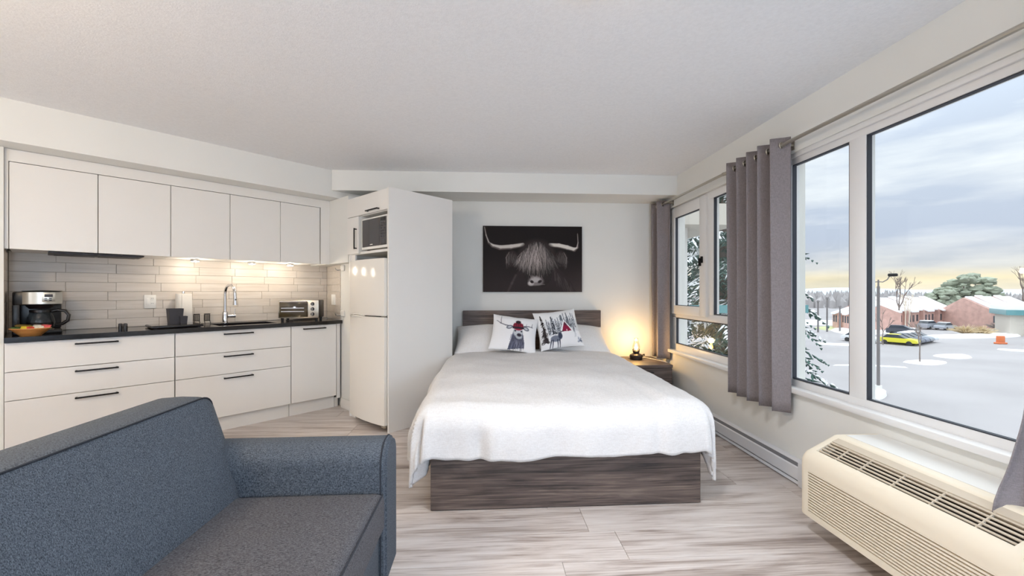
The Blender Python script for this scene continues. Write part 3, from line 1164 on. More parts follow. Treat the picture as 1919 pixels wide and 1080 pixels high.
# toaster oven
t = thing('toaster_oven', 'steel toaster oven with three knobs at the fridge end of the counter', 'toaster oven', K(1.585, 4.560, CT), R45 - math.radians(38))
t.scale = (0.94, 0.80, 1.0)
b = bm_new()
box(b, (0, 0.012, 0.030), (0.405, 0.27, 0.215), 0.012, 3)
obj('body', b, 'black_plastic', t)
b = bm_new()
box(b, (0, 0.0, 0.030), (0.405, 0.014, 0.215), 0.004)
obj('front_panel', b, 'steel', t)
b = bm_new()
box(b, (0.012, -0.008, 0.042), (0.298, 0.0, 0.192), 0.003)
d = obj('door', b, 'oven_glass', t)
b = bm_new()
tube(b, [(0.022, -0.010, 0.196), (0.022, -0.030, 0.200), (0.29, -0.030, 0.200), (0.29, -0.010, 0.196)], 0.007, 8)
obj('handle', b, 'chrome', d)
b = bm_new()
for zz in (0.096, 0.130):
    box(b, (0.03, -0.0095, zz), (0.26, -0.0082, zz + 0.006))
obj('rack', b, 'chrome', d, smooth=0)
for zz in (0.175, 0.123, 0.071):
    b = bm_new()
    cyl(b, (0.345, 0.0, zz), (0.345, -0.020, zz), 0.019, 0.016, 18)
    k = obj('knob', b, 'black_plastic', t)
    b = bm_new()
    box(b, (0.3435, -0.0215, zz - 0.013), (0.3465, -0.0195, zz + 0.013))
    obj('pointer', b, 'white_plastic', k, smooth=0)
for xx in (0.03, 0.375):
    for yy in (0.04, 0.24):
        b = bm_new()
        cyl(b, (xx, yy, 0.0), (xx, yy, 0.032), 0.013, 0.016, 12)
        obj('foot', b, 'black_plastic', t)
b = bm_new()
tube(b, [(0.07, 0.03, 0.008), (0.11, -0.005, 0.006), (0.14, 0.015, 0.006), (0.12, 0.10, 0.006), (0.20, 0.17, 0.006), (0.30, 0.30, 0.006), (0.33, 0.36, 0.03)], 0.005, 6)
obj('cord', b, 'black_plastic', t)

# outlets and switch
t = thing('wall_outlet', 'white double outlet plate on the tile between coffee maker and towel roll', 'outlet', K(0.59, 4.7995, 1.074), R45)
b = bm_new()
box(b, (0, -0.006, 0), (0.08, 0.0, 0.118), 0.002)
obj('plate', b, 'white_plastic', t)
for i, zz in enumerate((0.028, 0.072)):
    b = bm_new()
    box(b, (0.042, -0.008, zz), (0.066, -0.006, zz + 0.026), 0.001, 1)
    s = obj('socket', b, 'white_plastic', t)
    for xx in (0.048, 0.058):
        b = bm_new()
        box(b, (xx, -0.0084, zz + 0.010), (xx + 0.002, -0.0078, zz + 0.020))
        obj('slot', b, 'dark_slot', s, smooth=0)
b = bm_new()
box(b, (0.012, -0.009, 0.030), (0.034, -0.006, 0.090), 0.002)
obj('rocker', b, 'white_plastic', t)
t = thing('light_switch', 'narrow white switch on the tiled return beside the fridge', 'switch', K(2.131, 4.505, 1.075), R45 - math.radians(80))
b = bm_new()
box(b, (-0.035, -0.008, 0), (0.035, -0.001, 0.115), 0.002)
obj('plate', b, 'white_plastic', t)
b = bm_new()
box(b, (-0.016, -0.012, 0.025), (0.016, -0.008, 0.09), 0.002)
obj('rocker', b, 'white_plastic', t)
# roll brackets on the return wall
for zz, lb in ((1.437, 'upper chrome and white wall bracket beside the fridge'), (0.960, 'lower chrome and white wall bracket just above the counter end')):
    t = thing('wall_bracket', lb, 'bracket', K(2.107, 4.235, zz), R45 - math.radians(88.5), 'pair of wall brackets beside the fridge')
    b = bm_new()
    box(b, (-0.038, -0.020, 0.0), (0.030, 0.0, 0.062), 0.012, 3)
    obj('mount', b, 'white_plastic', t)
    b = bm_new()
    tube(b, [(-0.02, -0.016, 0.012), (-0.05, -0.040, 0.010), (-0.075, -0.048, 0.018), (-0.088, -0.046, 0.034)], 0.005, 8)
    obj('arm', b, 'chrome', t)

# ================================================================== BED
BX0, BX1 = -0.310, 1.232
bed = thing('bed', 'queen bed with grey oak headboard and box base', 'bed', (0.461, 2.33, 0))
bw = BX1 - BX0


def bl(x):
    return x - 0.461


b = bm_new()
box(b, (-bw / 2, 0.0, 0.005), (bw / 2, 0.030, 0.300), 0.002, 1)
obj('footboard', b, 'wood', bed, smooth=30)
for sx in (-1, 1):
    b = bm_new()
    box(b, (min(sx * bw / 2 - sx * 0.008, sx * (bw / 2 - 0.034)), 0.031, 0.012), (max(sx * bw / 2 - sx * 0.008, sx * (bw / 2 - 0.034)), 2.285, 0.285), 0.002, 1)
    obj('side_rail', b, 'wood', bed, smooth=30)
b = bm_new()
box(b, (bl(-0.262), 2.290, 0.0), (bl(1.284), 2.355, 1.010), 0.002, 1)
obj('headboard', b, 'wood', bed, smooth=30)
b = bm_new()
for i in range(9):
    box(b, (-bw / 2 + 0.04, 0.12 + i * 0.24, 0.20), (bw / 2 - 0.04, 0.22 + i * 0.24, 0.22))
obj('slat_base', b, 'wood', bed, smooth=0)
mt = thing('mattress', 'white mattress under the duvet on the bed', 'mattress', (0.461, 2.39, 0.222))
b = bm_new()
box(b, (-0.735, 0.02, 0.0), (0.735, 2.20, 0.325), 0.05, 3)
obj('core', b, 'linen', mt)


def fsm(a, b_, x):
    t_ = min(1, max(0, (x - a) / (b_ - a)))
    return t_ * t_ * (3 - 2 * t_)


def make_duvet():
    na, nb = 168, 150
    A, TB, EY = 1.15, 1.86, 0.335
    HW = 0.76
    verts, faces = [], []
    for j in range(nb + 1):
        bb_ = (TB + EY) * j / nb
        for i in range(na + 1):
            a = -A + 2 * A * i / na
            ex = max(0.0, abs(a) - HW)
            ey = max(0.0, bb_ - TB)
            sg = 1 if a > 0 else -1
            x = max(-HW, min(HW, a))
            yv = min(bb_, TB)
            r = math.hypot(ex, ey)
            z = 0.0
            tx = abs(x) / HW
            z += 0.022 * (1 - tx ** 4) + 0.020 * noise.noise(Vector((a * 2.4, bb_ * 1.7, 3.1))) + 0.009 * noise.noise(Vector((a * 6, bb_ * 3.5, 8.1)))
            z -= 0.055 * fsm(TB - 0.75, TB + 0.1, bb_) * (0.4 + 0.6 * (1 - tx ** 4))
            ox = oy = 0.0
            if r > 1e-6:
                dx, dy = ex / r, ey / r
                Rr = 0.085 * dx * dx + 0.13 * dy * dy
                q = Rr * PI / 2
                fl_ = (0.15 if sg < 0 else 0.04) * dx * dx + 0.08 * dy * dy + (0.10 if sg < 0 else 0.0) * dx * dy
                if r <= q:
                    out, drop = Rr * math.sin(r / Rr), Rr * (1 - math.cos(r / Rr))
                else:
                    out, drop = Rr + (r - q) * math.sin(fl_), Rr + (r - q) * math.cos(fl_)
                w = fsm(0.06, 0.30, r)
                out += (0.024 if sg < 0 else 0.016) * math.sin(PI * min(1.0, r / 0.46)) * (0.35 + 0.65 * dx)
                corner = 2 * dx * dy
                if corner > 0.02:
                    ph = math.atan2(ex, ey)
                    f = 0.026 * math.sin(ph * 11 + sg * 0.6) * corner + 0.012 * math.sin(ph * 23 + 1.3) * corner
                else:
                    f = 0
                if ey > 0:
                    f += dy * (0.008 * math.sin(a * 13 + 1.2 * math.sin(a * 5)) + 0.010 * noise.noise(Vector((a * 5, 0.3, 2.0)))
                               + 0.016 * math.exp(-((a + 0.42) / 0.05) ** 2) - 0.012 * math.exp(-((a + 0.50) / 0.04) ** 2)
                               + 0.014 * math.exp(-((a - 0.56) / 0.05) ** 2) - 0.010 * math.exp(-((a - 0.50) / 0.03) ** 2))
                if ex > 0:
                    f += dx * (0.022 * math.sin(bb_ * 9 + sg) + 0.012 * math.sin(bb_ * 21))
                out += f * w * 2.0
                cap_ = 0.165 if sg < 0 else 0.128
                lim_ = max(cap_, 0.165 * dy)
                if out > lim_ * 0.8:
                    out = lim_ * 0.8 + lim_ * 0.2 * math.tanh((out - lim_ * 0.8) / (lim_ * 0.2))
                if sg < 0:
                    out = min(out, max(0.025, bb_ - 0.115))     # the tall fridge unit stands close to the bed head
                ox, oy = dx * out * sg, dy * out
                z -= drop
                # uneven hem
                if ey > 0:
                    z += dy * dy * fsm(0.1, 0.375, r) * (0.012 * math.sin(a * 4.2 + 0.6) + 0.010 * noise.noise(Vector((a * 4, 1.7, 0))) + 0.018 * (a > 0) * fsm(0.2, 0.7, a))
                z += 0.004 * noise.noise(Vector((a * 18, bb_ * 18, 1.0)))
            # long soft wrinkles near the front corners
            top_ = 1 - fsm(0.0, 0.05, r)
            z += top_ * 0.010 * noise.noise(Vector((a * 3.0 + bb_ * 1.4, bb_ * 5.5 - a * 1.1, 5.5)))
            z += 0.007 * math.exp(-((a - 0.60 + 0.10 * (TB - bb_)) / 0.03) ** 2) * fsm(1.2, 1.7, bb_)
            z -= 0.006 * math.exp(-((a - 0.53 + 0.10 * (TB - bb_)) / 0.03) ** 2) * fsm(1.2, 1.7, bb_)
            z += 0.006 * math.exp(-((a + 0.60 - 0.06 * (TB - bb_)) / 0.035) ** 2) * fsm(1.3, 1.75, bb_)
            verts.append((x + ox + 0.0, -(yv + oy), 0.605 - 0.0 + z))
    for j in range(nb):
        for i in range(na):
            k = j * (na + 1) + i
            faces.append((k, k + na + 1, k + na + 2, k + 1))
    me = bpy.data.meshes.new('duvet')
    me.from_pydata(verts, [], faces)
    o = link('duvet', me, 'duvet', smooth=180)
    s = o.modifiers.new('thick', 'SOLIDIFY')
    s.thickness = 0.02
    s.offset = -1
    return o


dv = make_duvet()
dv.location = (0.461, 2.405 + 1.86, 0.0)
tag(dv, 'plain white cotton duvet draped over the bed', 'duvet')


def pillow_mesh(name, W, H, T, nu=36, nv=28, pinch=0.10, sag=0.0, seed=0):
    verts, faces, uvv = [], [], []
    for side in (1, -1):
        for j in range(nv + 1):
            for i in range(nu + 1):
                u, v = 2 * i / nu - 1, 2 * j / nv - 1
                h = T / 2 * (max(0, 1 - abs(u) ** 2.6) ** 0.6) * (max(0, 1 - abs(v) ** 2.6) ** 0.6)
                h *= 1 + 0.10 * noise.noise(Vector((u * 1.8 + seed, v * 1.8, side)))
                x = W / 2 * u * (1 - pinch * (1 - v * v))
                z = H / 2 * v * (1 - pinch * (1 - u * u))
                z -= sag * max(0, v) * (1 - u * u)
                wr = 0.004 * math.sin(9 * u + 4 * v + seed) * (1 - abs(u)) * abs(v)
                verts.append((x, -side * (h + wr) , z))
                uvv.append(((u + 1) / 2, (v + 1) / 2, side))
    n = (nu + 1) * (nv + 1)
    for j in range(nv):
        for i in range(nu):
            k = j * (nu + 1) + i
            faces.append((k, k + 1, k + nu + 2, k + nu + 1))
            faces.append((n + k, n + k + nu + 1, n + k + nu + 2, n + k + 1))
    me = bpy.data.meshes.new(name)
    me.from_pydata(verts, [], faces)
    return me, uvv


for X, lb, sd in ((0.055, 'white bed pillow behind the stag cushion', 0.0), (0.905, 'white bed pillow behind the cabin cushion', 4.0)):
    me, _ = pillow_mesh('pillow', 0.76, 0.46, 0.20, seed=sd, pinch=0.05, sag=0.02)
    o = link('pillow', me, 'linen', smooth=180)
    o.location = (X, 4.385, 0.735)
    o.rotation_euler = (math.radians(-58), math.radians(-3 if X < 0.4 else 5), math.radians(-3 if X < 0.4 else 4))
    tag(o, lb, 'pillow', 'white bed pillows')


# ------------------------------------------------------------------ little raster painter for flat prints
class Ras:
    def __init__(self, w, h, x0, y0, x1, y1, bg):
        self.w, self.h = w, h
        self.b = (x0, y0, x1, y1)
        self.img = np.ones((h, w, 3)) * np.array(bg, float)
        self.X, self.Y = np.meshgrid(x0 + (np.arange(w) + 0.5) / w * (x1 - x0), y0 + (np.arange(h) + 0.5) / h * (y1 - y0))

    def _win(self, xa, xb, ya, yb):
        x0, y0, x1, y1 = self.b
        ia = max(0, int((xa - x0) / (x1 - x0) * self.w) - 1)
        ib = min(self.w, int((xb - x0) / (x1 - x0) * self.w) + 2)
        ja = max(0, int((ya - y0) / (y1 - y0) * self.h) - 1)
        jb = min(self.h, int((yb - y0) / (y1 - y0) * self.h) + 2)
        return slice(ja, max(ja, jb)), slice(ia, max(ia, ib))

    def _mix(self, win, m, c, alpha):
        m = (np.clip(m, 0, 1) * alpha)[..., None]
        self.img[win] = self.img[win] * (1 - m) + np.array(c, float) * m

    def stroke(self, pts, ws, c, alpha=1.0, soft=2.0):
        if not isinstance(ws, (list, tuple)):
            ws = [ws] * len(pts)
        for (p, q, wa, wb) in zip(pts[:-1], pts[1:], ws[:-1], ws[1:]):
            m = max(wa, wb) + soft
            win = self._win(min(p[0], q[0]) - m, max(p[0], q[0]) + m, min(p[1], q[1]) - m, max(p[1], q[1]) + m)
            X, Y = self.X[win], self.Y[win]
            if X.size == 0:
                continue
            dx, dy = q[0] - p[0], q[1] - p[1]
            L = dx * dx + dy * dy + 1e-9
            t = np.clip(((X - p[0]) * dx + (Y - p[1]) * dy) / L, 0, 1)
            d = np.hypot(X - p[0] - t * dx, Y - p[1] - t * dy)
            self._mix(win, ((wa + (wb - wa) * t) / 2 + soft / 2 - d) / soft, c, alpha)

    def ell(self, cx, cy, rx, ry, c, alpha=1.0, soft=0.15, rot=0.0):
        R = max(rx, ry) * (1 + soft)
        win = self._win(cx - R, cx + R, cy - R, cy + R)
        X, Y = self.X[win] - cx, self.Y[win] - cy
        if X.size == 0:
            return
        u = (X * math.cos(rot) + Y * math.sin(rot)) / rx
        v = (-X * math.sin(rot) + Y * math.cos(rot)) / ry
        self._mix(win, (1 + soft / 2 - np.hypot(u, v)) / soft, c, alpha)

    def poly(self, pts, c, alpha=1.0):
        X, Y = self.X, self.Y
        ins = np.zeros(X.shape, bool)
        n = len(pts)
        for i in range(n):
            (xa, ya), (xb, yb) = pts[i], pts[(i + 1) % n]
            if ya == yb:
                continue
            ins ^= ((ya > Y) != (yb > Y)) & (X < (xb - xa) * (Y - ya) / (yb - ya) + xa)
        self._mix((slice(None), slice(None)), ins.astype(float), c, alpha)

    def lin(self):
        v = np.clip(self.img / 255.0, 0, 1)
        return np.where(v <= 0.04045, v / 12.92, ((v + 0.055) / 1.055) ** 2.4)


def set_print(me, cols):
    a = me.color_attributes.new('print', 'FLOAT_COLOR', 'POINT')
    buf = np.ones((len(me.vertices), 4), np.float32)
    buf[:, :3] = cols
    a.data.foreach_set('color', buf.ravel())


rnd = random.Random(11)


def paint_bull():
    r = Ras(340, 228, 75, 70, 1508, 1030, (24, 17, 16))
    f = np.clip((r.Y - 450) / 580, 0, 1)[..., None]
    g = np.clip((r.X - 900) / 600, 0, 1)[..., None] * f
    r.img = r.img + f * np.array((24, 22, 23)) + g * np.array((18, 18, 18))
    r.poly([(430, 1030), (490, 900), (545, 780), (620, 640), (1100, 620), (1200, 720), (1330, 850), (1420, 1030)], (46, 38, 38), 0.9)
    r.stroke([(432, 1030), (490, 900), (545, 785)], 26, (92, 80, 80), 0.6, 26)
    for i in range(60):
        x = rnd.uniform(1110, 1380)
        y = 700 + (x - 1110) * 0.85 + rnd.uniform(0, 120)
        r.stroke([(x, y), (x + rnd.uniform(10, 45), y + rnd.uniform(60, 140))], 5, (96, 86, 86), 0.35, 8)
    r.stroke([(1105, 660), (1115, 860)], 14, (112, 98, 96), 0.5, 16)
    H = (208, 202, 196)
    r.stroke([(98, 90), (120, 210), (160, 320), (215, 362), (320, 388), (470, 376), (650, 345)], [9, 15, 24, 44, 62, 66, 56], (96, 86, 82), 1, 14)
    r.stroke([(100, 90), (122, 205), (162, 312), (225, 352), (330, 376), (480, 366), (650, 338)], [5, 9, 14, 28, 44, 48, 42], H, 1, 14)
    r.stroke([(160, 320), (178, 335)], 20, (50, 44, 42), 0.6, 14)
    r.stroke([(1440, 170), (1447, 300), (1440, 378), (1390, 408), (1290, 380), (1170, 352), (1040, 345)], [6, 10, 26, 58, 64, 62, 54], (110, 100, 96), 1, 12)
    r.stroke([(1440, 180), (1446, 310), (1428, 384), (1380, 400), (1290, 374), (1170, 346), (1040, 340)], [3, 5, 14, 42, 50, 48, 42], (222, 217, 210), 1, 12)
    for cx, sg in ((490, -1), (1200, 1)):
        r.ell(cx, 545, 95, 118, (44, 36, 34), 1, 0.25)
        for i in range(70):
            x = cx + rnd.uniform(-80, 80)
            y = 440 + rnd.uniform(0, 90) + abs(x - cx) * 0.5
            c = rnd.uniform(60, 120)
            r.stroke([(x, y), (x + sg * rnd.uniform(-8, 22), y + 60), (x + sg * rnd.uniform(-10, 10), y + rnd.uniform(90, 150))], 5, (c, c * 0.93, c * 0.92), 0.5, 5)
        r.stroke([(cx + sg * 40, 455), (cx + sg * 82, 530), (cx + sg * 70, 610)], 10, (146, 136, 132), 0.7, 10)
    r.ell(850, 560, 285, 300, (46, 38, 36), 1, 0.2)
    r.poly([(640, 700), (700, 900), (760, 960), (960, 960), (1050, 860), (1090, 660)], (40, 33, 32), 0.9)
    def hair(n, y_lo, y_hi, tones, alpha, w):
        for _ in range(n):
            k = max(-1.05, min(1.05, rnd.gauss(0, 0.60)))
            top = 285 + k * k * 150
            f = rnd.uniform(y_lo, y_hi)
            bottom = 815 - 150 * k * k
            sy = top + (bottom - top) * f
            sx_ = 850 + k * 268 * (0.74 + 0.30 * f) + rnd.uniform(-14, 14)
            L = rnd.uniform(90, 240)
            ey = min(sy + L, bottom + rnd.uniform(-20, 28))
            ex = sx_ + k * 60 * rnd.uniform(0.3, 1.3) + rnd.uniform(-30, 30)
            mx = (sx_ + ex) / 2 + rnd.uniform(-22, 22)
            c = rnd.choice(tones) * (1.0 - 0.4 * max(0, k)) * rnd.uniform(0.8, 1.15)
            r.stroke([(sx_, sy), (mx, (sy + ey) / 2), (ex, ey)], [w, w + 1, w * 0.5], (c, c * 0.93, c * 0.91), alpha, 4)
    hair(420, 0.0, 0.75, (30, 44, 60), 0.7, 8)
    hair(520, 0.0, 0.72, (50, 80, 112, 140), 0.6, 5)
    hair(300, 0.0, 0.62, (120, 158, 196, 220), 0.62, 4)
    r.ell(835, 872, 112, 70, (120, 112, 112), 1, 0.35)
    r.ell(830, 850, 70, 40, (196, 190, 190), 0.8, 0.6)
    r.ell(762, 905, 44, 34, (222, 216, 214), 0.8, 0.6)
    r.ell(778, 880, 26, 20, (36, 28, 30), 1, 0.5, 0.5)
    r.ell(892, 876, 30, 19, (36, 28, 30), 1, 0.5, -0.5)
    r.stroke([(760, 925), (840, 915), (960, 918)], 9, (150, 142, 142), 0.7, 10)
    r.stroke([(740, 955), (850, 945), (950, 945)], 14, (40, 33, 33), 0.8, 10)
    for i in range(40):
        x = rnd.uniform(730, 930)
        r.stroke([(x, 790), (x + rnd.uniform(-20, 20), 830)], 4, (150, 140, 138), 0.5, 4)
    return r


def paint_stag():
    r = Ras(120, 100, 200, 255, 1000, 820, (240, 240, 242))
    dk = (72, 72, 86)
    r.stroke([(560, 470), (430, 462), (340, 432), (262, 378)], [14, 14, 12, 6], dk, 1, 6)
    r.stroke([(345, 434), (342, 360), (352, 285)], [10, 9, 4], dk, 0.9, 6)
    r.stroke([(755, 452), (850, 440), (925, 442)], [14, 12, 8], dk, 1, 6)
    r.stroke([(905, 442), (912, 378)], [12, 5], dk, 0.9, 6)
    r.stroke([(800, 445), (812, 400)], [8, 4], dk, 0.7, 6)
    r.poly([(520, 818), (560, 650), (585, 540), (600, 500), (740, 505), (760, 590), (790, 700), (796, 785), (650, 800)], (84, 88, 108))
    for i in range(120):
        x = rnd.uniform(545, 780)
        y = rnd.uniform(600, 770)
        c = rnd.choice((52, 66, 110, 130, 150))
        r.stroke([(x, y), (x + rnd.uniform(-16, 8), y + 46)], 7, (c, c, c * 1.12), 0.5, 6)
    r.ell(668, 560, 88, 78, (196, 200, 206), 1, 0.3)
    r.ell(690, 630, 58, 40, (176, 180, 186), 1, 0.3)
    r.ell(692, 606, 40, 26, (52, 48, 58), 1, 0.4)
    r.ell(615, 545, 18, 12, (44, 44, 54), 1, 0.4)
    r.ell(728, 545, 16, 12, (44, 44, 54), 1, 0.4)
    for cx, sg in ((505, -1), (805, 1)):
        r.ell(cx, 488, 58, 32, (104, 108, 120), 1, 0.3, 0.25 * sg)
        r.ell(cx, 488, 36, 16, (196, 198, 204), 1, 0.4, 0.25 * sg)
    r.ell(660, 462, 95, 72, (150, 44, 62), 1, 0.15)
    r.poly([(560, 470), (762, 462), (768, 500), (560, 512)], (50, 44, 54))
    for x in range(585, 740, 38):
        r.stroke([(x, 410), (x, 500)], 12, (70, 30, 44), 0.6, 8)
    r.stroke([(575, 440), (745, 432)], 12, (70, 30, 44), 0.6, 8)
    r.ell(655, 385, 46, 32, (48, 38, 44), 1, 0.35)
    return r


def paint_cabin():
    r = Ras(120, 110, 955, 110, 1795, 795, (240, 241, 243))

    def fir(cx, top, bot, hw, c, n=90):
        r.stroke([(cx, top), (cx, bot)], 10, c, 0.9, 8)
        for i in range(n):
            t = rnd.random() ** 0.8
            y = top + (bot - top) * t
            w = hw * (0.12 + t * 0.88)
            sg = rnd.choice((-1, 1))
            k = rnd.choice((0.55, 0.8, 1.0, 1.25))
            r.stroke([(cx, y), (cx + sg * w * rnd.uniform(0.4, 1), y + rnd.uniform(8, 34))], [16, 7], tuple(v * k for v in c), 0.75, 8)
    r.poly([(1020, 360), (1780, 330), (1780, 540), (1020, 560)], (196, 200, 206), 0.5)
    for cx in range(1150, 1420, 34):
        fir(cx + rnd.uniform(-8, 8), rnd.uniform(250, 340), 590, 40, (112, 118, 128), 40)
    for cx in range(1430, 1720, 40):
        fir(cx, rnd.uniform(200, 290), 470, 36, (140, 146, 156), 26)
    fir(1255, 245, 560, 52, (58, 62, 72))
    fir(1452, 232, 330, 26, (96, 102, 110), 30)
    fir(1575, 190, 430, 36, (110, 116, 126), 60)
    fir(1668, 380, 640, 34, (150, 156, 166), 40)
    fir(1058, 205, 690, 84, (50, 44, 44), 150)
    for i in range(160):
        r.ell(rnd.uniform(1000, 1420), rnd.uniform(300, 600), 9, 6, (238, 240, 244), 0.75, 0.6)
    r.poly([(1490, 325), (1370, 560), (1640, 560), (1625, 520)], (244, 245, 248))
    r.poly([(1500, 362), (1405, 552), (1612, 548)], (142, 34, 66))
    r.poly([(1500, 362), (1480, 440), (1545, 445)], (74, 50, 66), 0.8)
    r.stroke([(1375, 552), (1440, 548)], 14, (60, 50, 58), 0.9, 6)
    r.ell(1512, 530, 12, 18, (236, 225, 226), 0.8, 0.4)
    r.poly([(1000, 600), (1400, 575), (1790, 565), (1790, 795), (1000, 795)], (242, 243, 246), 0.75)
    fir(1058, 420, 690, 80, (56, 50, 52), 90)
    r.ell(1255, 655, 100, 52, (116, 122, 138), 1, 0.25)
    r.ell(1352, 618, 40, 56, (58, 64, 82), 1, 0.3)
    for x, x2 in ((1165, 1130), (1200, 1180), (1290, 1284), (1330, 1326)):
        r.stroke([(x, 680), (x2, 785)], [26, 12], (66, 70, 86), 1, 6)
    r.stroke([(1180, 625), (1150, 580), (1200, 570)], 8, (190, 194, 202), 0.8, 6)
    for i in range(40):
        x, y = 1725 + rnd.uniform(-55, 55), 700 + rnd.uniform(-50, 45)
        r.stroke([(1725, 715), (x, y)], 7, rnd.choice(((90, 98, 116), (150, 158, 176))), 0.7, 6)
    return r


def cushion(name, label, ras, loc, rot, W, H):
    nu, nv = ras.w - 1, ras.h - 1
    me, uvv = pillow_mesh(name, W, H, 0.13, nu, nv, pinch=0.07, seed=loc[0] * 3)
    L = ras.lin()
    cols = np.empty((len(uvv), 3), np.float32)
    for i, (u, v, side) in enumerate(uvv):
        if side > 0:
            cols[i] = L[min(ras.h - 1, int(round((1 - v) * nv))), min(ras.w - 1, int(round(u * nu)))]
        else:
            cols[i] = (0.86, 0.86, 0.87)
    set_print(me, cols)
    o = link(name, me, 'print', smooth=180)
    o.location = loc
    o.rotation_euler = rot
    tag(o, label, 'cushion', 'two printed throw cushions')
    return o


cushion('throw_cushion', 'white throw cushion printed with a stag in a red plaid hat', paint_stag(), (0.270, 4.105, 0.805),
        (math.radians(-38), math.radians(7), math.radians(-4)), 0.46, 0.41)
cushion('throw_cushion', 'white throw cushion printed with a red cabin and firs', paint_cabin(), (0.725, 4.195, 0.838),
        (math.radians(-32), math.radians(-6), math.radians(6)), 0.45, 0.43)

# canvas picture
pt = thing('canvas_picture', 'dark canvas print of a long-haired horned bull above the headboard', 'picture', (0.520, 4.698, 1.588))
PWd, PHt = 1.123, 0.742
b = bm_new()
box(b, (-PWd / 2, -0.028, -PHt / 2), (PWd / 2, 0.0, PHt / 2))
obj('canvas_box', b, 'canvas_edge', pt, smooth=0)
ras = paint_bull()
verts, faces = [], []
for j in range(ras.h):
    for i in range(ras.w):
        verts.append((-PWd / 2 + PWd * i / (ras.w - 1), -0.0285, PHt / 2 - PHt * j / (ras.h - 1)))
for j in range(ras.h - 1):
    for i in range(ras.w - 1):
        k = j * ras.w + i
        faces.append((k, k + ras.w, k + ras.w + 1, k + 1))
me = bpy.data.meshes.new('print_face')
me.from_pydata(verts, [], faces)
set_print(me, ras.lin().reshape(-1, 3))
link('print_face', me, 'canvas', pt, smooth=0)

# ------------------------------------------------------------------ nightstand and lamp
ns = thing('nightstand', 'low grey oak nightstand between the bed and the window wall', 'nightstand', (1.345, 4.10, 0))
b = bm_new()
box(b, (0.0, 0.0, 0.452), (0.535, 0.575, 0.480), 0.002, 1)
obj('top', b, 'wood', ns, smooth=30)
b = bm_new()
box(b, (0.005, 0.022, 0.03), (0.53, 0.57, 0.450))
obj('body', b, 'wood', ns, smooth=0)
for z0, z1 in ((0.248, 0.446), (0.04, 0.242)):
    b = bm_new()
    box(b, (0.006, 0.003, z0), (0.529, 0.021, z1), 0.002, 1)
    d = obj('drawer', b, 'wood', ns, smooth=30)
    bar_handle(d, 0.20, 0.33, 0.003, z1 - 0.04)
b = bm_new()
box(b, (0.03, 0.05, 0.0), (0.505, 0.54, 0.03))
obj('plinth', b, 'wood', ns, smooth=0)

lp = thing('table_lamp', 'small glowing lantern lamp with dark bronze base on the nightstand', 'lamp', (1.635, 4.47, 0.480))
b = bm_new()
lathe(b, [(0.0, 0.0), (0.062, 0.0), (0.068, 0.008), (0.066, 0.020), (0.072, 0.034), (0.066, 0.050), (0.040, 0.064), (0.030, 0.070), (0.036, 0.078),
          (0.034, 0.092), (0.0, 0.094)], seg=28)
obj('base', b, 'bronze', lp)
b = bm_new()
for k in range(6):
    a = k * PI / 3
    cyl(b, (0.034 * math.cos(a), 0.034 * math.sin(a), 0.085), (0.040 * math.cos(a), 0.040 * math.sin(a), 0.112), 0.004, 0.003, 6)
obj('gallery', b, 'bronze', lp)
b = bm_new()
cyl(b, (0.06, 0, 0.045), (0.088, 0, 0.047), 0.006, 0.006, 8)
cyl(b, (0.086, 0, 0.047), (0.092, 0, 0.047), 0.013, 0.013, 12)
obj('wick_knob', b, 'bronze', lp)
b = bm_new()
lathe(b, [(0.028, 0.092), (0.040, 0.120), (0.041, 0.145), (0.030, 0.180), (0.022, 0.215), (0.022, 0.235)], seg=24)
obj('chimney', b, 'clear', lp)
b = bm_new()
lathe(b, [(0.0, 0.098), (0.012, 0.110), (0.017, 0.128), (0.012, 0.150), (0.0, 0.172)], seg=16)
obj('bulb', b, 'flame', lp)
L = bpy.data.lights.new('lamp_glow', 'POINT')
L.energy = 4.5
L.color = (1.0, 0.60, 0.22)
L.shadow_soft_size = 0.03
lo = bpy.data.objects.new('lamp_glow', L)
COL.objects.link(lo)
lo.parent = lp
lo.location = (0, 0, 0.20)
b = bm_new()
tube(b, [(1.70, 4.50, 0.485), (1.76, 4.56, 0.485), (1.80, 4.48, 0.485), (1.84, 4.36, 0.485), (1.868, 4.27, 0.486), (1.895, 4.24, 0.47), (1.905, 4.24, 0.30), (1.91, 4.26, 0.16)], 0.003, 6)
for v in b.verts:
    v.co -= Vector((1.635, 4.47, 0.480))
obj('cord', b, 'white_plastic', lp)

# ================================================================== SOFA
sf = thing('sofa', 'blue-grey woven fabric sofa facing the window', 'sofa', (-0.87, 0.0, 0.0))
SY0_, SY1_ = -0.08, 1.865       # outer ends


def sx(v):
    return v + 0.87


def rounded_prism_y(poly, y0, y1, bev, seg=4, mat='sofa', name='back', smooth=50):
    b = bm_new()
    prism(b, [(sx(p[0]), p[1]) for p in poly], 'y', y0, y1)
    bmesh.ops.bevel(b, geom=list(b.edges), offset=bev, segments=seg, affect='EDGES', profile=0.5)
    return obj(name, b, mat, sf, smooth=smooth)


# base
b = bm_new()
box(b, (sx(-1.30), SY0_ + 0.02, 0.06), (sx(-0.425), SY1_ - 0.02, 0.285), 0.02, 3)
obj('base', b, 'sofa', sf)
# seat cushion
b = bm_new()
nS, nT = 40, 60
x0, x1, y0, y1, zt, zb = sx(-1.00), sx(-0.405), SY0_ + 0.19, 1.675, 0.432, 0.288


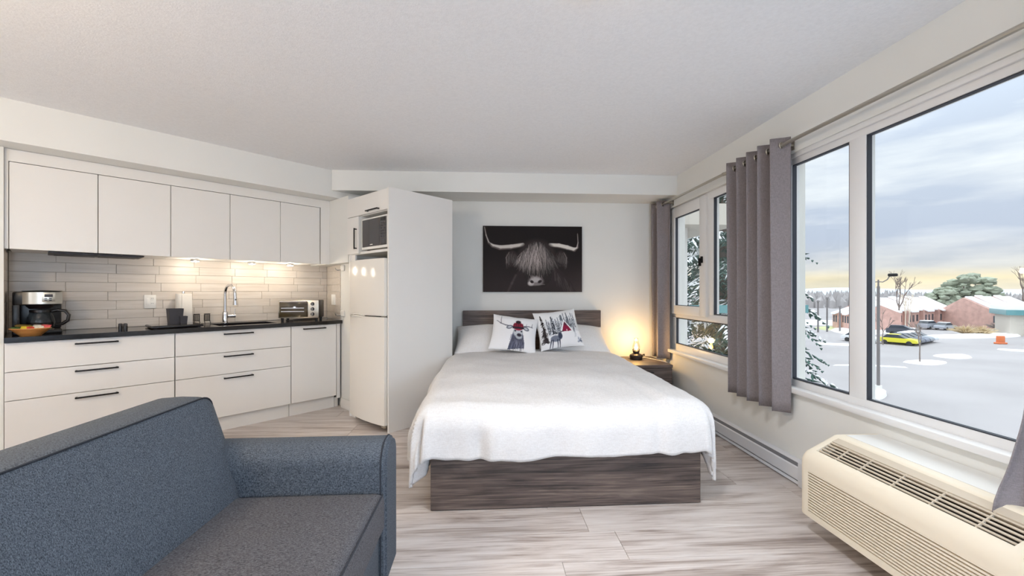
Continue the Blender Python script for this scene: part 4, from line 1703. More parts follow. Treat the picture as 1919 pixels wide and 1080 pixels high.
def cushion_block(bm, x0, x1, y0, y1, zb, zt, crown, rad=0.035, nx=26, ny=40):
    """soft upholstered block: crowned top, rounded rim"""
    def ease(t):
        return t
    top, bot = {}, {}
    for i in range(nx + 1):
        for j in range(ny + 1):
            u, v = 2 * i / nx - 1, 2 * j / ny - 1
            uu = math.copysign(1 - (1 - abs(u)) ** 1.6, u)
            vv = math.copysign(1 - (1 - abs(v)) ** 1.6, v)
            x = (x0 + x1) / 2 + (x1 - x0) / 2 * uu
            yv = (y0 + y1) / 2 + (y1 - y0) / 2 * vv
            d = min(x - x0, x1 - x, yv - y0, y1 - yv)
            rim = 0 if d >= rad else rad - math.sqrt(max(0, rad * rad - (rad - d) ** 2))
            z = zt + crown * (1 - uu ** 4) * (1 - vv ** 4) - rim
            top[i, j] = bm.verts.new((x, yv, z))
            bot[i, j] = bm.verts.new((x, yv, zb)) if (i in (0, nx) or j in (0, ny)) else None
    for i in range(nx):
        for j in range(ny):
            bm.faces.new((top[i, j], top[i + 1, j], top[i + 1, j + 1], top[i, j + 1]))
    ring = [(i, 0) for i in range(nx)] + [(nx, j) for j in range(ny)] + [(i, ny) for i in range(nx, 0, -1)] + [(0, j) for j in range(ny, 0, -1)]
    n = len(ring)
    for k in range(n):
        a, c = ring[k], ring[(k + 1) % n]
        bm.faces.new((top[a], bot[a], bot[c], top[c]))
    bm.faces.new([bot[a] for a in ring])


cushion_block(b, x0, x1, y0, y1, zb, zt, 0.012)
st = obj('seat_cushion', b, 'sofa_seat', sf, smooth=60)
b = bm_new()
tube(b, [(x1 - 0.004, y0 + 0.01, zt - 0.012), (x1 - 0.003, y1 - 0.01, zt - 0.012)], 0.0032, 8)
obj('piping', b, 'piping', st)
b = bm_new()
tube(b, [(sx(-0.423), y0 + 0.01, 0.287), (sx(-0.423), y1 - 0.005, 0.287)], 0.003, 8)
obj('seam', b, 'piping', sf)
# back: slanted upholstered slab, front face leaning
b = bm_new()
by0, by1 = SY0_ + 0.02, 1.805
ER = 0.105
Fp = [(-0.945, 0.30), (-0.950, 0.42), (-0.990, 0.52), (-1.040, 0.64), (-1.085, 0.74), (-1.105, 0.785), (-1.118, 0.800), (-1.140, 0.806),
      (-1.200, 0.808), (-1.275, 0.803), (-1.295, 0.792), (-1.305, 0.76), (-1.31, 0.60), (-1.31, 0.30)]
ys = [by0 + ER * (1 - math.cos(PI / 2 * q / 8)) for q in range(9)] + [by0 + ER + (by1 - by0 - 2 * ER) * q / 24 for q in range(1, 24)] + \
     [by1 - ER * (1 - math.cos(PI / 2 * q / 8)) for q in range(8, -1, -1)]


def back_pt(px, pz, yy):
    dend = min(yy - by0, by1 - yy)
    k = 0 if dend >= ER else ER - math.sqrt(max(0, ER * ER - (ER - dend) ** 2))
    t_ = (pz - 0.30) / 0.51
    zz = pz - k * max(0, t_ - 0.25) / 0.75
    yo = yy - ((1 - t_) * 0.125 * (1 - (by1 - yy) / 0.4) if by1 - yy < 0.4 else 0)
    xx = px - (k * 0.25 if px > -1.2 else -k * 0.25)
    v = (yy - by0) / (by1 - by0)
    bulge = 0.014 * math.sin(PI * min(1, max(0, (pz - 0.3) / 0.5))) * (1 - (2 * v - 1) ** 6) if px > -1.13 else 0
    return Vector((sx(xx + bulge), yo, zz))


rings = [[b.verts.new(back_pt(px, pz, yy)) for (px, pz) in Fp] for yy in ys]
for ra, rb in zip(rings[:-1], rings[1:]):
    for k in range(len(Fp)):
        k2 = (k + 1) % len(Fp)
        b.faces.new((ra[k], ra[k2], rb[k2], rb[k]))
b.faces.new(rings[0])
b.faces.new(rings[-1][::-1])
bk = obj('backrest', b, 'sofa', sf, smooth=50)
b = bm_new()
path = [back_pt(-1.118, 0.800, yy) + Vector((0.002, 0, 0.002)) for yy in ys]
path += [back_pt(px, pz, by1) + Vector((0.002, 0.001, 0)) for (px, pz) in Fp[5::-1]]
tube(b, path, 0.0030, 8)
obj('piping', b, 'piping', bk)


# arms: rounded-top slabs
def arm(ya, yb, inner_sign):
    b = bm_new()
    zt_, w = 0.612, yb - ya
    rr = 0.085
    prof = [(ya, 0.06), (ya, zt_ - rr)]
    for i in range(1, 8):
        a = PI / 2 * i / 8
        prof.append((ya + rr - rr * math.cos(a), zt_ - rr + rr * math.sin(a)))
    prof += [(ya + rr, zt_), (yb - rr, zt_)]
    for i in range(1, 8):
        a = PI / 2 * i / 8
        prof.append((yb - rr + rr * math.sin(a), zt_ - rr + rr * math.cos(a)))
    prof += [(yb, zt_ - rr), (yb, 0.06)]
    prism(b, prof, 'x', sx(-1.29), sx(-0.418))
    a_ = obj('arm', b, 'sofa', sf, smooth=40)
    b = bm_new()
    prism(b, [(ya + (p[0] - ya) * 1.0, p[1]) for p in prof], 'x', sx(-0.418), sx(-0.396))
    es = [e for e in b.edges if abs(e.verts[0].co.x - e.verts[1].co.x) < 1e-6 and e.verts[0].co.x > sx(-0.400)]
    bmesh.ops.bevel(b, geom=es, offset=0.012, segments=3, affect='EDGES')
    obj('arm_front', b, 'sofa', a_, smooth=40)
    b = bm_new()
    tube(b, [(sx(-0.418), p[0] + (0.001 if p[0] > (ya + yb) / 2 else -0.001), p[1] + 0.001) for p in prof], 0.0034, 8)
    obj('piping', b, 'piping', a_)


arm(1.672, 1.865, -1)
arm(SY0_, SY0_ + 0.19, 1)
for xx in (-1.22, -0.50):
    for yy in (SY0_ + 0.08, 1.78):
        b = bm_new()
        cyl(b, (sx(xx), yy, 0.0), (sx(xx), yy, 0.062), 0.022, 0.028, 14)
        obj('leg', b, 'black_plastic', sf)

# ================================================================== HEATER, AIR CONDITIONER, CURTAINS
ht = thing('baseboard_heater', 'long low white electric baseboard heater under the windows', 'heater', (1.945, 2.10, 0.0))
hl = 1.92
b = bm_new()
prism(b, [(0.052, 0.005), (0.052, 0.150), (0.030, 0.150), (0.022, 0.138), (0.022, 0.02), (0.035, 0.005)], 'y', 0.0, hl)
obj('body', b, 'heater', ht, smooth=20)
b = bm_new()
prism(b, [(0.000, 0.040), (0.006, 0.034), (0.012, 0.040), (0.012, 0.116), (0.006, 0.120), (0.000, 0.112)], 'y', 0.02, hl - 0.02)
obj('front_panel', b, 'heater', ht, smooth=20)
b = bm_new()
prism(b, [(0.012, 0.118), (0.022, 0.136), (0.026, 0.130), (0.018, 0.112)], 'y', 0.02, hl - 0.02)
obj('outlet_slot', b, 'heater_dark', ht, smooth=20)
b = bm_new()
prism(b, [(0.004, 0.008), (0.022, 0.008), (0.022, 0.026), (0.010, 0.026)], 'y', 0.02, hl - 0.02)
obj('bottom_lip', b, 'heater', ht, smooth=20)
for y0_, y1_ in ((0.0, 0.39), (hl - 0.15, hl)):
    b = bm_new()
    box(b, (-0.004, y0_, 0.002), (0.050, y1_, 0.153), 0.004)
    obj('end_cap', b, 'heater', ht, smooth=30)

# air conditioner under the big window
AX0, AX1, AY0, AY1, AZ0, AZ1 = 1.605, 1.996, 0.955, 2.045, 0.095, 0.492
ac = thing('air_conditioner', 'cream wall air conditioner with louvred front under the big window', 'air conditioner', (AX0, AY0, AZ0))
aw, al, ah = AX1 - AX0, AY1 - AY0, AZ1 - AZ0
GY0, GY1 = 0.250, al - 0.055           # extent of the top grille
LY0, LY1 = 0.150, al - 0.028           # extent of the front louvres
# outline of the cover in (x, z): front face, shoulder, rim, sloping grille, flat top
SH = [(0.0, 0.0), (0.0, 0.262), (0.003, 0.285), (0.012, 0.305), (0.026, 0.320), (0.044, 0.328)]
TP = [(0.160, ah - 0.010), (0.172, ah - 0.002), (0.185, ah), (aw, ah)]


def ac_ring(bm, y, inset):
    pts = SH + TP + [(aw, 0.0)]
    out = []
    for (px, pz) in pts:
        fx = px + inset * (0.5 if px < 0.03 else 0.15) if px < aw else px
        fz = pz - inset * min(1.0, max(0.0, (pz - 0.15) / 0.2)) + inset * 0.3 * (1 if pz < 0.05 else 0)
        out.append(bm.verts.new((fx, y, fz)))
    return out


def ac_cap(bm, y_out, y_in):
    sgn = 1 if y_in > y_out else -1
    rings = []
    for i in range(8):
        a = PI / 2 * i / 7
        r2 = 0.034
        rings.append(ac_ring(bm, y_out + sgn * r2 * (1 - math.cos(a)), r2 * (1 - math.sin(a))))
    rings.append(ac_ring(bm, y_in, 0.0))
    n = len(rings[0])
    for ra, rb in zip(rings[:-1], rings[1:]):
        for k in range(n):
            bm.faces.new((ra[k], ra[(k + 1) % n], rb[(k + 1) % n], rb[k]))
    bm.faces.new(rings[0])
    bm.faces.new(rings[-1][::-1])


b = bm_new()
ac_cap(b, al, GY1)
ac_cap(b, 0.0, GY0)
# shoulder with rim, between the two ends
prism(b, [(0.0, 0.232)] + SH[1:] + [(0.050, 0.326), (0.052, 0.312), (0.022, 0.270), (0.016, 0.232)], 'y', GY0, GY1)
prism(b, [(0.0, 0.0), (0.0, 0.030), (0.018, 0.030), (0.018, 0.0)], 'y', GY0, GY1)
prism(b, [(0.150, ah - 0.030)] + TP[:-1] + [(aw, ah), (aw, 0.0), (aw - 0.012, 0.0), (aw - 0.012, ah - 0.03)], 'y', GY0, GY1)
prism(b, [(0.018, 0.0), (0.018, 0.010), (aw - 0.012, 0.010), (aw - 0.012, 0.0)], 'y', GY0, GY1)
obj('cabinet', b, 'ac', ac, smooth=40)
b = bm_new()
box(b, (aw - 0.180, GY0, ah + 0.0003), (aw - 0.002, GY1 + 0.01, ah + 0.0022))
obj('top_panel', b, 'white_plastic', ac, smooth=0)
b = bm_new()
box(b, (0.018, GY0 + 0.002, 0.03), (0.024, GY1 - 0.002, 0.235))
prism(b, [(0.05, 0.270), (0.15, 0.335), (0.15, 0.325), (0.05, 0.260)], 'y', GY0 + 0.002, GY1 - 0.002)
obj('inner_core', b, 'ac_in', ac, smooth=0)
b = bm_new()
prism(b, [(0.128, ah - 0.024), (0.160, ah - 0.010), (0.160, ah - 0.016), (0.130, ah - 0.050)], 'y', GY0, GY1)
obj('grille_bed', b, 'ac_slat', ac, smooth=0)
nl = 15
pitch = (0.232 - 0.030) / nl
for i in range(nl):
    z0 = 0.030 + i * pitch
    b = bm_new()
    prism(b, [(0.0, z0 + 0.0062), (0.002, z0 + 0.0056), (0.016, z0 + 0.003), (0.016, z0 + pitch - 0.001), (0.0, z0 + pitch - 0.0002)], 'y', GY0, GY1)
    obj('louvre', b, 'ac', ac, smooth=0)
# slats of the sloping top grille, and cross ribs
for i in range(5):
    f = (i + 0.5) / 5
    xx, zz = 0.056 + 0.074 * f, 0.322 + 0.048 * f
    b = bm_new()
    tube(b, [(xx, GY0 + 0.001, zz), (xx, GY1 - 0.001, zz)], 0.0048, 8)
    obj('grille_slat', b, 'ac_slat', ac, smooth=60)
for yy in (0.36, 0.51, 0.66, 0.81, 0.93):
    b = bm_new()
    prism(b, [(0.051, 0.322), (0.132, 0.374), (0.132, 0.366), (0.051, 0.314)], 'y', yy, yy + 0.005)
    obj('grille_rib', b, 'ac_slat', ac, smooth=0)
b = bm_new()
prism(b, [(0.058, 0.336), (0.150, 0.386), (0.150, 0.390), (0.058, 0.340)], 'y', 0.06, GY0 - 0.03)
cp = obj('control_lid', b, 'ac', ac)
b = bm_new()
cyl(b, (0.022, GY0 - 0.05, 0.314), (0.016, GY0 - 0.05, 0.320), 0.007, seg=10)
obj('screw', b, 'ac_slat', ac)


# ------------------------------------------------------------------ curtains on one long rod
RX, RZ = 1.92, 2.175
rod = thing('curtain_rod', 'long brushed metal curtain rod above both windows', 'curtain rod', (RX, 0.55, RZ))
b = bm_new()
cyl(b, (0, 0, 0), (0, 3.93, 0), 0.0115, seg=14)
obj('pole', b, 'steel', rod)
for yy in (0.0, 3.93):
    b = bm_new()
    cyl(b, (0, yy - 0.02, 0), (0, yy + 0.02, 0), 0.016, seg=14)
    obj('finial', b, 'steel', rod)
for yy in (0.25, 2.05, 2.72, 3.80):
    b = bm_new()
    box(b, (0.010, yy - 0.006, -0.008), (0.078, yy + 0.006, 0.004))
    box(b, (0.074, yy - 0.012, -0.03), (0.079, yy + 0.012, 0.03))
    cyl(b, (0, yy - 0.008, 0), (0, yy + 0.008, 0), 0.0145, seg=14)
    obj('bracket', b, 'steel', rod)


def curtain(label, y0, y1, z0, z1, periods, amp, phase, seed, bend=None, n=140, nz=26):
    t = thing('curtain', label, 'curtain', (RX, y0, z0), 0, 'grey eyelet curtains on the rod')
    verts, faces = [], []
    for j in range(nz + 1):
        w = j / nz
        z = (z1 - z0) * w
        for i in range(n + 1):
            u = i / n
            ph = phase + 2 * PI * periods * u
            a = amp * (0.86 + 0.14 * w + 0.10 * math.sin(seed + 5 * u))
            s_ = math.sin(ph)
            xx = a * math.copysign(abs(s_) ** 0.8, s_)
            yy = (y1 - y0) * u + 0.012 * math.sin(2 * ph + seed) * (1 - 0.5 * w)
            xx += 0.006 * math.sin(3.1 * w + seed + 7 * u) * (1 - w)
            if bend:
                dx, dy = bend(u, z + z0, s_)
                xx += dx
                yy += dy
            verts.append((xx, yy, z))
    for j in range(nz):
        for i in range(n):
            k = j * (n + 1) + i
            faces.append((k, k + 1, k + n + 2, k + n + 1))
    me = bpy.data.meshes.new('cloth')
    me.from_pydata(verts, [], faces)
    o = link('cloth', me, 'curtain', t, smooth=180)
    sm = o.modifiers.new('thick', 'SOLIDIFY')
    sm.thickness = 0.004
    sm.offset = 0
    # eyelets where the cloth crosses the rod
    k0 = math.ceil(phase / PI)
    u = (k0 * PI - phase) / (2 * PI * periods)
    while u <= 1.0:
        bb = bm_new()
        yy = (y1 - y0) * u
        ax = Vector((0.35 if (round((phase + 2 * PI * periods * u) / PI) % 2 == 0) else -0.35, 1.0, 0)).normalized()
        # ring in the cloth plane
        ring = []
        e1 = Vector((0, 0, 1))
        e2 = ax.cross(e1)
        pts = [Vector((0, yy, RZ - z0)) + (e1 * math.cos(2 * PI * q / 18) + e2 * math.sin(2 * PI * q / 18)) * 0.019 for q in range(19)]
        tube(bb, pts, 0.0045, 6, cap=False)
        obj('eyelet', bb, 'steel', o)
        u += 0.5 / periods
    return t


curtain('grey eyelet curtain hanging between the two windows', 2.585, 3.175, 0.435, 2.225, 4.6, 0.052, 2.2, 0.4)
curtain('grey eyelet curtain gathered in the corner by the nightstand', 4.385, 4.655, 0.492, 2.215, 1.9, 0.058, 0.9, 2.0)


def drape(u, z, s_):
    """near curtain: its hem is pushed into the room by the air conditioner it lies on"""
    k = fsm(0.86, 0.50, z)
    tip = fsm(0.62, 0.45, z)
    e = fsm(0.45, 1.0, u)
    return (-0.07 * k * (0.4 + 0.6 * e) - 0.08 * tip * e, 0.012 * k * e - 0.025 * tip * e - 0.045 * fsm(0.95, 1.45, z) * e)


curtain('grey eyelet curtain whose hem rests on the air conditioner', 0.74, 1.350, 0.458, 2.225, 4.2, 0.055, 0.3 + PI, 1.1, bend=drape, nz=44)

# ================================================================== UNSEEN CEILING LAMPS, ADDED TO BRIGHTEN THE ROOM
for i, (x, y_, pw, lb) in enumerate(((-2.10, 0.75, 36, 'unseen warm flush ceiling lamp over the kitchen floor'),
                                     (0.45, 1.42, 94, 'added flush ceiling fill lamp over the middle of the room'))):  # added to light the bed top and the floor
    t = thing('unseen_ceiling_lamp', lb, 'lamp', (x, y_, ZC), 0, 'unseen flush ceiling lamps')
    b = bm_new()
    lathe(b, [(0.0, 0.0), (0.17, 0.0), (0.17, -0.02), (0.16, -0.025)], seg=32)
    obj('base', b, 'white_plastic', t)
    b = bm_new()
    lathe(b, [(0.155, -0.022), (0.15, -0.05), (0.11, -0.075), (0.05, -0.088), (0.0, -0.09)], seg=32)
    obj('diffuser', b, 'dome', t)
    L = bpy.data.lights.new('fill_light', 'POINT' if i == 0 else 'SPOT')
    L.energy = pw * FILL_POWER
    L.color = (1.0, 0.76, 0.48) if i == 0 else (0.93, 0.96, 1.0)
    if i == 1:
        L.spot_size = math.radians(168)
        L.spot_blend = 1.0
    L.shadow_soft_size = 0.14
    lo = bpy.data.objects.new('fill_light', L)
    COL.objects.link(lo)
    lo.parent = t
    lo.location = (0, 0, -0.25 if i == 0 else -0.10)

# unseen globe lamps added behind the camera to fill the room with light
for i, (x, y_, z_, pw, lb) in enumerate(((1.25, -2.05, 1.20, 88, 'added opal globe fill lamp behind the camera on the window side'),
                                         (-2.75, -0.75, 1.35, 34, 'added opal globe fill lamp behind the camera on the left side'))):
    t = thing('fill_floor_lamp', lb, 'lamp', (x, y_, 0.0), 0, 'added globe fill lamps')
    b = bm_new()
    lathe(b, [(0.0, 0.0), (0.14, 0.0), (0.14, 0.015), (0.02, 0.025), (0.0, 0.03)], seg=28)
    obj('base', b, 'black_metal', t)
    b = bm_new()
    cyl(b, (0, 0, 0.02), (0, 0, z_ - 0.15), 0.011, seg=12)
    obj('pole', b, 'black_metal', t)
    b = bm_new()
    R_ = 0.16
    lathe(b, [(R_ * math.sin(PI * k / 12), z_ - R_ * math.cos(PI * k / 12)) for k in range(13)], seg=24)
    obj('globe', b, emit('fill_globe', (206, 228, 255) if i == 0 else (232, 240, 255), pw * FILL_POWER / (4 * PI * PI * R_ * R_)), t)

# ================================================================== OUTSIDE
GZ = -6.48
MT['asphalt'] = plain('pale_asphalt', (160, 156, 157), 0.8, var=0.10, scale=0.12, bump=0.1, bscale=8)
MT['snow'] = plain('snow', (246, 247, 250), 0.85, var=0.03, scale=2.0)
MT['lawn'] = plain('winter_lawn', (184, 188, 140), 0.95, var=0.2, scale=0.4)
MT['brick'] = plain('hazed_brick', (206, 168, 157), 0.9, var=0.14, scale=1.2)  # brick paled, outdoor haze put into the base colour
MT['ext_white'] = plain('stucco_white', (228, 228, 226), 0.85, var=0.03, scale=2)
MT['ext_beige'] = plain('soffit_beige', (206, 200, 190), 0.85)
MT['teal'] = plain('teal_panel', (104, 158, 164), 0.3)
MT['pole'] = plain('pole_grey', (128, 124, 124), 0.5, metal=0.2)
MT['bark'] = plain('bark', (136, 124, 118), 0.95, var=0.2, scale=3)
MT['birch'] = plain('birch_bark', (226, 214, 198), 0.9, var=0.1, scale=3)
MT['pine'] = plain('hazed_pine', (154, 162, 144), 0.95, var=0.25, scale=0.5)  # green paled to carry the haze over the trees
MT['wood_far'] = plain('hazed_trees', (176, 172, 172), 1.0, var=0.12, scale=0.06)  # pale grey includes the haze of distance
MT['hill'] = plain('hazed_hill', (196, 204, 214), 1.0)  # pale blue is distance haze put into the colour
MT['shrub'] = plain('dry_shrub', (206, 186, 150), 0.95, var=0.2, scale=1.5)
MT['tyre'] = plain('tyre', (48, 48, 50), 0.8)
MT['car_glass'] = plain('car_glass', (66, 74, 84), 0.1)
MT['needle'] = plain('spruce_needles', (78, 104, 96), 0.9, var=0.3, scale=4)
MT['orange'] = plain('orange_paint', (222, 120, 70), 0.6)
MT['yellow'] = plain('yellow_paint', (236, 200, 60), 0.6)

b = bm_new()
box(b, (2.5, -400, GZ - 0.3), (900, 900, GZ))
tag(obj('ground', b, 'asphalt', smooth=0), 'pale winter asphalt of the car park outside', 'ground', kind='structure')


def at(px, dist_y, z=GZ):
    """ground point seen at picture column px and picture row dist_y"""
    a = (px - 959.5) / FPX
    d = FPX * (EYE - z) / (dist_y - 547.0)
    return Vector((d * (math.sin(YAW) + a * math.cos(YAW)), d * (math.cos(YAW) - a * math.sin(YAW)), z))


def blob(name, label, pts, mat, h=0.12, cat='snow', group=None, kind='structure'):
    """low irregular patch on the ground"""
    bb = bm_new()
    c = sum(pts, Vector()) / len(pts)
    ring = []
    n = len(pts)
    for i in range(n):
        for k in range(4):
            t_ = k / 4
            p0, p1, p2, p3 = pts[i - 1], pts[i], pts[(i + 1) % n], pts[(i + 2) % n]
            p = 0.5 * ((2 * p1) + (p2 - p0) * t_ + (2 * p0 - 5 * p1 + 4 * p2 - p3) * t_ ** 2 + (3 * p1 - p0 - 3 * p2 + p3) * t_ ** 3)
            ring.append(p)
    lo_ = [bb.verts.new((p.x, p.y, GZ)) for p in ring]
    up_ = [bb.verts.new((c.x + (p.x - c.x) * 0.93, c.y + (p.y - c.y) * 0.93, GZ + h)) for p in ring]
    m = len(ring)
    for i in range(m):
        bb.faces.new((lo_[i], lo_[(i + 1) % m], up_[(i + 1) % m], up_[i]))
    bb.faces.new(up_)
    return tag(obj(name, bb, mat, smooth=30), label, cat, group, kind)


blob('snow_island', 'long thin snow island in the middle of the car park', [at(1692, 679), at(1735, 676), at(1775, 680), at(1745, 685)], 'snow')
blob('snow_island', 'snow strip reaching from the window mullion across the near car park', [at(1560, 685.5), at(1625, 686), at(1702, 690), at(1640, 688)], 'snow')
blob('snow_island', 'thin snow strip on the near lot left of the window mullion', [at(1535, 644), at(1600, 646), at(1602, 649), at(1540, 646)], 'snow')
blob('snow_island', 'snow island to the right of the thin parking tree', [at(1748, 667), at(1800, 665), at(1822, 671), at(1790, 673)], 'snow')
blob('snow_island', 'far snow kerb on the right of the car park', [at(1868, 655), at(1915, 657), at(1960, 660), at(1905, 659)], 'snow')
blob('snow_bank', 'snow bank behind the row of parked cars', [at(1560, 617), at(1680, 615), at(1720, 617), at(1700, 623), at(1600, 628)], 'snow', 0.25)
blob('snow_bank', 'snowy verge along the brick houses', [at(1480, 600), at(1560, 602), at(1600, 606), at(1580, 610), at(1490, 608)], 'snow', 0.2)
blob('snow_bank', 'snowy kerb before the shrubs on the right', [at(1730, 632), at(1820, 628), at(1900, 627), at(1905, 632), at(1800, 635)], 'snow', 0.3)
blob('snow_base', 'round snow pile round the foot of the lamp post', [at(1633, 741), at(1650, 735), at(1662, 742), at(1648, 750)], 'snow', 0.3)
blob('lawn_strip', 'thin pale green lawn strip beyond the car park', [at(1530, 613), at(1590, 611), at(1600, 617), at(1545, 619)], 'lawn', 0.05, 'lawn')

# lamp post
p = at(1646, 740)
lpst = thing('lamp_post', 'tall grey twin-headed lamp post in the snowy car park', 'lamp post', p, math.radians(-48))
b = bm_new()
cyl(b, (0, 0, 0.0), (0, 0, 0.7), 0.24, 0.22, 16)
obj('footing', b, 'ext_white', lpst)
b = bm_new()
cyl(b, (0, 0, 0.7), (0, 0, 8.1), 0.105, 0.095, 14)
cyl(b, (0, 0, 8.1), (0, 0, 8.6), 0.06, 0.05, 10)
obj('pole', b, 'pole', lpst)
for sg in (-1, 1):
    b = bm_new()
    tube(b, [(0, 0, 8.45), (sg * 0.25, 0, 8.42), (sg * 0.5, 0, 8.6), (sg * 0.62, 0, 8.85)], 0.035, 8)
    a_ = obj('arm', b, 'pole', lpst)
    b = bm_new()
    box(b, (sg * 0.8 - 0.28, -0.2, 8.82), (sg * 0.8 + 0.28, 0.2, 9.05), 0.08, 2)
    obj('lamp_head', b, 'black_plastic', a_)

for i, (px, py, top, lb) in enumerate(((1505, 622, 548, 'thin far pole nearest the curtain'), (1533, 623, 566, 'short far pole second from the curtain'),
                                       (1550, 622, 560, 'thin far pole in the middle of the four'), (1574, 623, 576, 'short far pole next to the window mullion'))):
    p = at(px, py)
    hh = (py - top) / (py - 547.0) * (EYE - GZ)
    b = bm_new()
    cyl(b, (0, 0, 0), (0, 0, hh), 0.16, 0.12, 8)
    cyl(b, (0, 0, hh), (0, 0, hh + 0.3), 0.3, 0.2, 8)
    o = obj('utility_pole', b, 'pole')
    o.location = p
    tag(o, lb, 'pole', 'row of far utility poles')


# cars
def car(label, px, py, rz, col, snow=False, van=False):
    p = at(px, py)
    m = plain('car_paint', col, 0.35)
    t = thing('car', label, 'car', p, rz, 'cars in the car park')
    H_ = 0.25 if van else 0
    b = bm_new()
    prism(b, [(-2.2, 0.35), (-2.25, 0.75), (-2.1, 0.95 + H_), (-1.2, 1.0 + H_), (1.1, 0.98 + H_), (2.0, 0.85 + H_), (2.2, 0.65), (2.2, 0.35)], 'y', -0.88, 0.88)
    bmesh.ops.bevel(b, geom=list(b.edges), offset=0.06, segments=2, affect='EDGES')
    obj('body', b, m, t, smooth=40)
    b = bm_new()
    prism(b, [(-1.9 if van else -1.7, 0.98 + H_), (-1.6 if van else -1.1, 1.45 + H_), (0.1, 1.47 + H_), (1.0, 0.97 + H_)], 'y', -0.76, 0.76)
    cb = obj('cabin', b, 'car_glass', t, smooth=30)
    b = bm_new()
    box(b, (-1.65 if van else -1.12, -0.74, 1.45 + H_), (0.12, 0.74, 1.50 + H_ + (0.08 if snow else 0)), 0.02, 1)
    obj('roof', b, 'snow' if snow else m, t)
    for xx in (-1.35, 1.35):
        for yy in (-0.80, 0.80):
            b = bm_new()
            cyl(b, (xx, yy - 0.1, 0.33), (xx, yy + 0.1, 0.33), 0.33, seg=14)
            obj('wheel', b, 'tyre', t)
    return t


HEADING = math.radians(-62)
ROW = Vector((0.883, 0.469, 0))


def parked(label, k, col, snow):
    t = car(label, 1684, 646, HEADING, col, snow)
    t.location = at(1684, 646) + ROW * (2.0 * k)
    return t


parked('bright yellow parked car nearest the lamp post', 0, (232, 226, 70), False)
parked('dark grey parked car right behind the yellow one', 1, (92, 98, 112), False)
parked('slate blue snow-topped car, third of the parked row', 2, (112, 120, 138), True)
parked('grey snow-topped car, fourth of the parked row', 3, (140, 146, 156), True)
parked('pale silver car, fifth of the parked row', 4, (206, 212, 220), True)
car('white car half hidden behind the lamp post', 1612, 641, HEADING, (226, 228, 232), True)
car('dark van standing behind the parked row', 1693, 628.5, HEADING + 0.1, (84, 88, 98), False, True)
car('snowy van parked far off by the brick houses', 1741, 617, HEADING + 1.35, (168, 172, 182), True, True)
car('snowy grey car parked far off beside the snowy van', 1772, 618.5, HEADING + 1.35, (176, 182, 192), True)
car('tiny dark car far up the side road', 1803, 604, HEADING + 1.3, (104, 110, 124), True)


# row houses with snowy gable roofs
def row_house(label, pa, pb, n, hgt, depth, rise):
    d = (pb - pa)
    L_ = d.length
    ang = math.atan2(d.y, d.x)
    t = thing('row_house', label, 'house', (pa.x, pa.y, GZ), ang, 'brick row houses beyond the car park')
    u = L_ / n
    for i in range(n):
        st_ = 0.7 * (i % 2)
        hh = hgt + 0.25 * (i % 2)
        b = bm_new()
        prism(b, [(st_, 0), (depth, 0), (depth, hh), (depth * 0.55, hh + rise), (st_, hh)], 'x', i * u, (i + 1) * u - 0.02)
        w_ = obj('wall', b, 'brick', t, smooth=0)
        for k in range(2):
            bb = bm_new()
            x_ = i * u + u * (0.18 + 0.42 * k)
            box(bb, (x_, st_ - 0.04, 1.3), (x_ + u * 0.22, st_, 2.7))
            obj('window', bb, 'car_glass', w_, smooth=0)
        b = bm_new()
        prism(b, [(st_ - 0.6, hh - 0.25), (depth * 0.55, hh + rise + 0.05), (depth * 0.55, hh + rise + 0.3), (st_ - 0.6, hh + 0.05)], 'x', i * u + 0.45, (i + 1) * u - 0.1)
        obj('roof', b, 'snow', t, smooth=0)
    return t


row_house('long brick row house with white stepped roofs behind the parked cars', at(1668, 618), at(1786, 609), 8, 3.6, 9, 2.5)
row_house('brick row house with white stepped roofs at the right of the view', at(1858, 617), at(1950, 616), 5, 3.9, 9, 2.5)
row_house('short brick house partly behind the lamp post', at(1560, 614), at(1640, 618) + Vector((-6, -2, 0)), 4, 3.2, 8, 1.6)
p = at(1893, 629)
t = thing('flat_building', 'low white flat-roofed building at the right edge of the view', 'building', p, math.radians(-40))
b = bm_new()
box(b, (0, 0, 0), (16, 8, 4.0))
obj('wall', b, 'ext_beige', t, smooth=0)
b = bm_new()
box(b, (-0.6, -0.6, 3.6), (16.6, 8.6, 4.5))
rf = obj('roof', b, 'teal', t, smooth=0)
b = bm_new()
box(b, (-0.5, -0.5, 4.5), (16.5, 8.5, 5.2))
obj('snow_cap', b, 'snow', rf, smooth=0)
b = bm_new()
box(b, (2.0, -0.05, 0.1), (3.6, 0.0, 2.8))
obj('door', b, 'brick', t, smooth=0)
p = at(1875, 645)
for dx, m_, lb in ((0, 'orange', 'small orange barrier post in the car park'), (3.4, 'yellow', 'small yellow barrier post in the car park')):
    b = bm_new()
    box(b, (-0.4, -0.3, 0), (0.4, 0.3, 1.2), 0.1, 2)
    box(b, (-0.7, -0.35, 0), (0.7, 0.35, 0.25), 0.05, 1)
    o = obj('barrier', b, m_)
    o.location = (p.x + dx * 0.75, p.y - dx * 0.65, GZ)
    tag(o, lb, 'barrier')


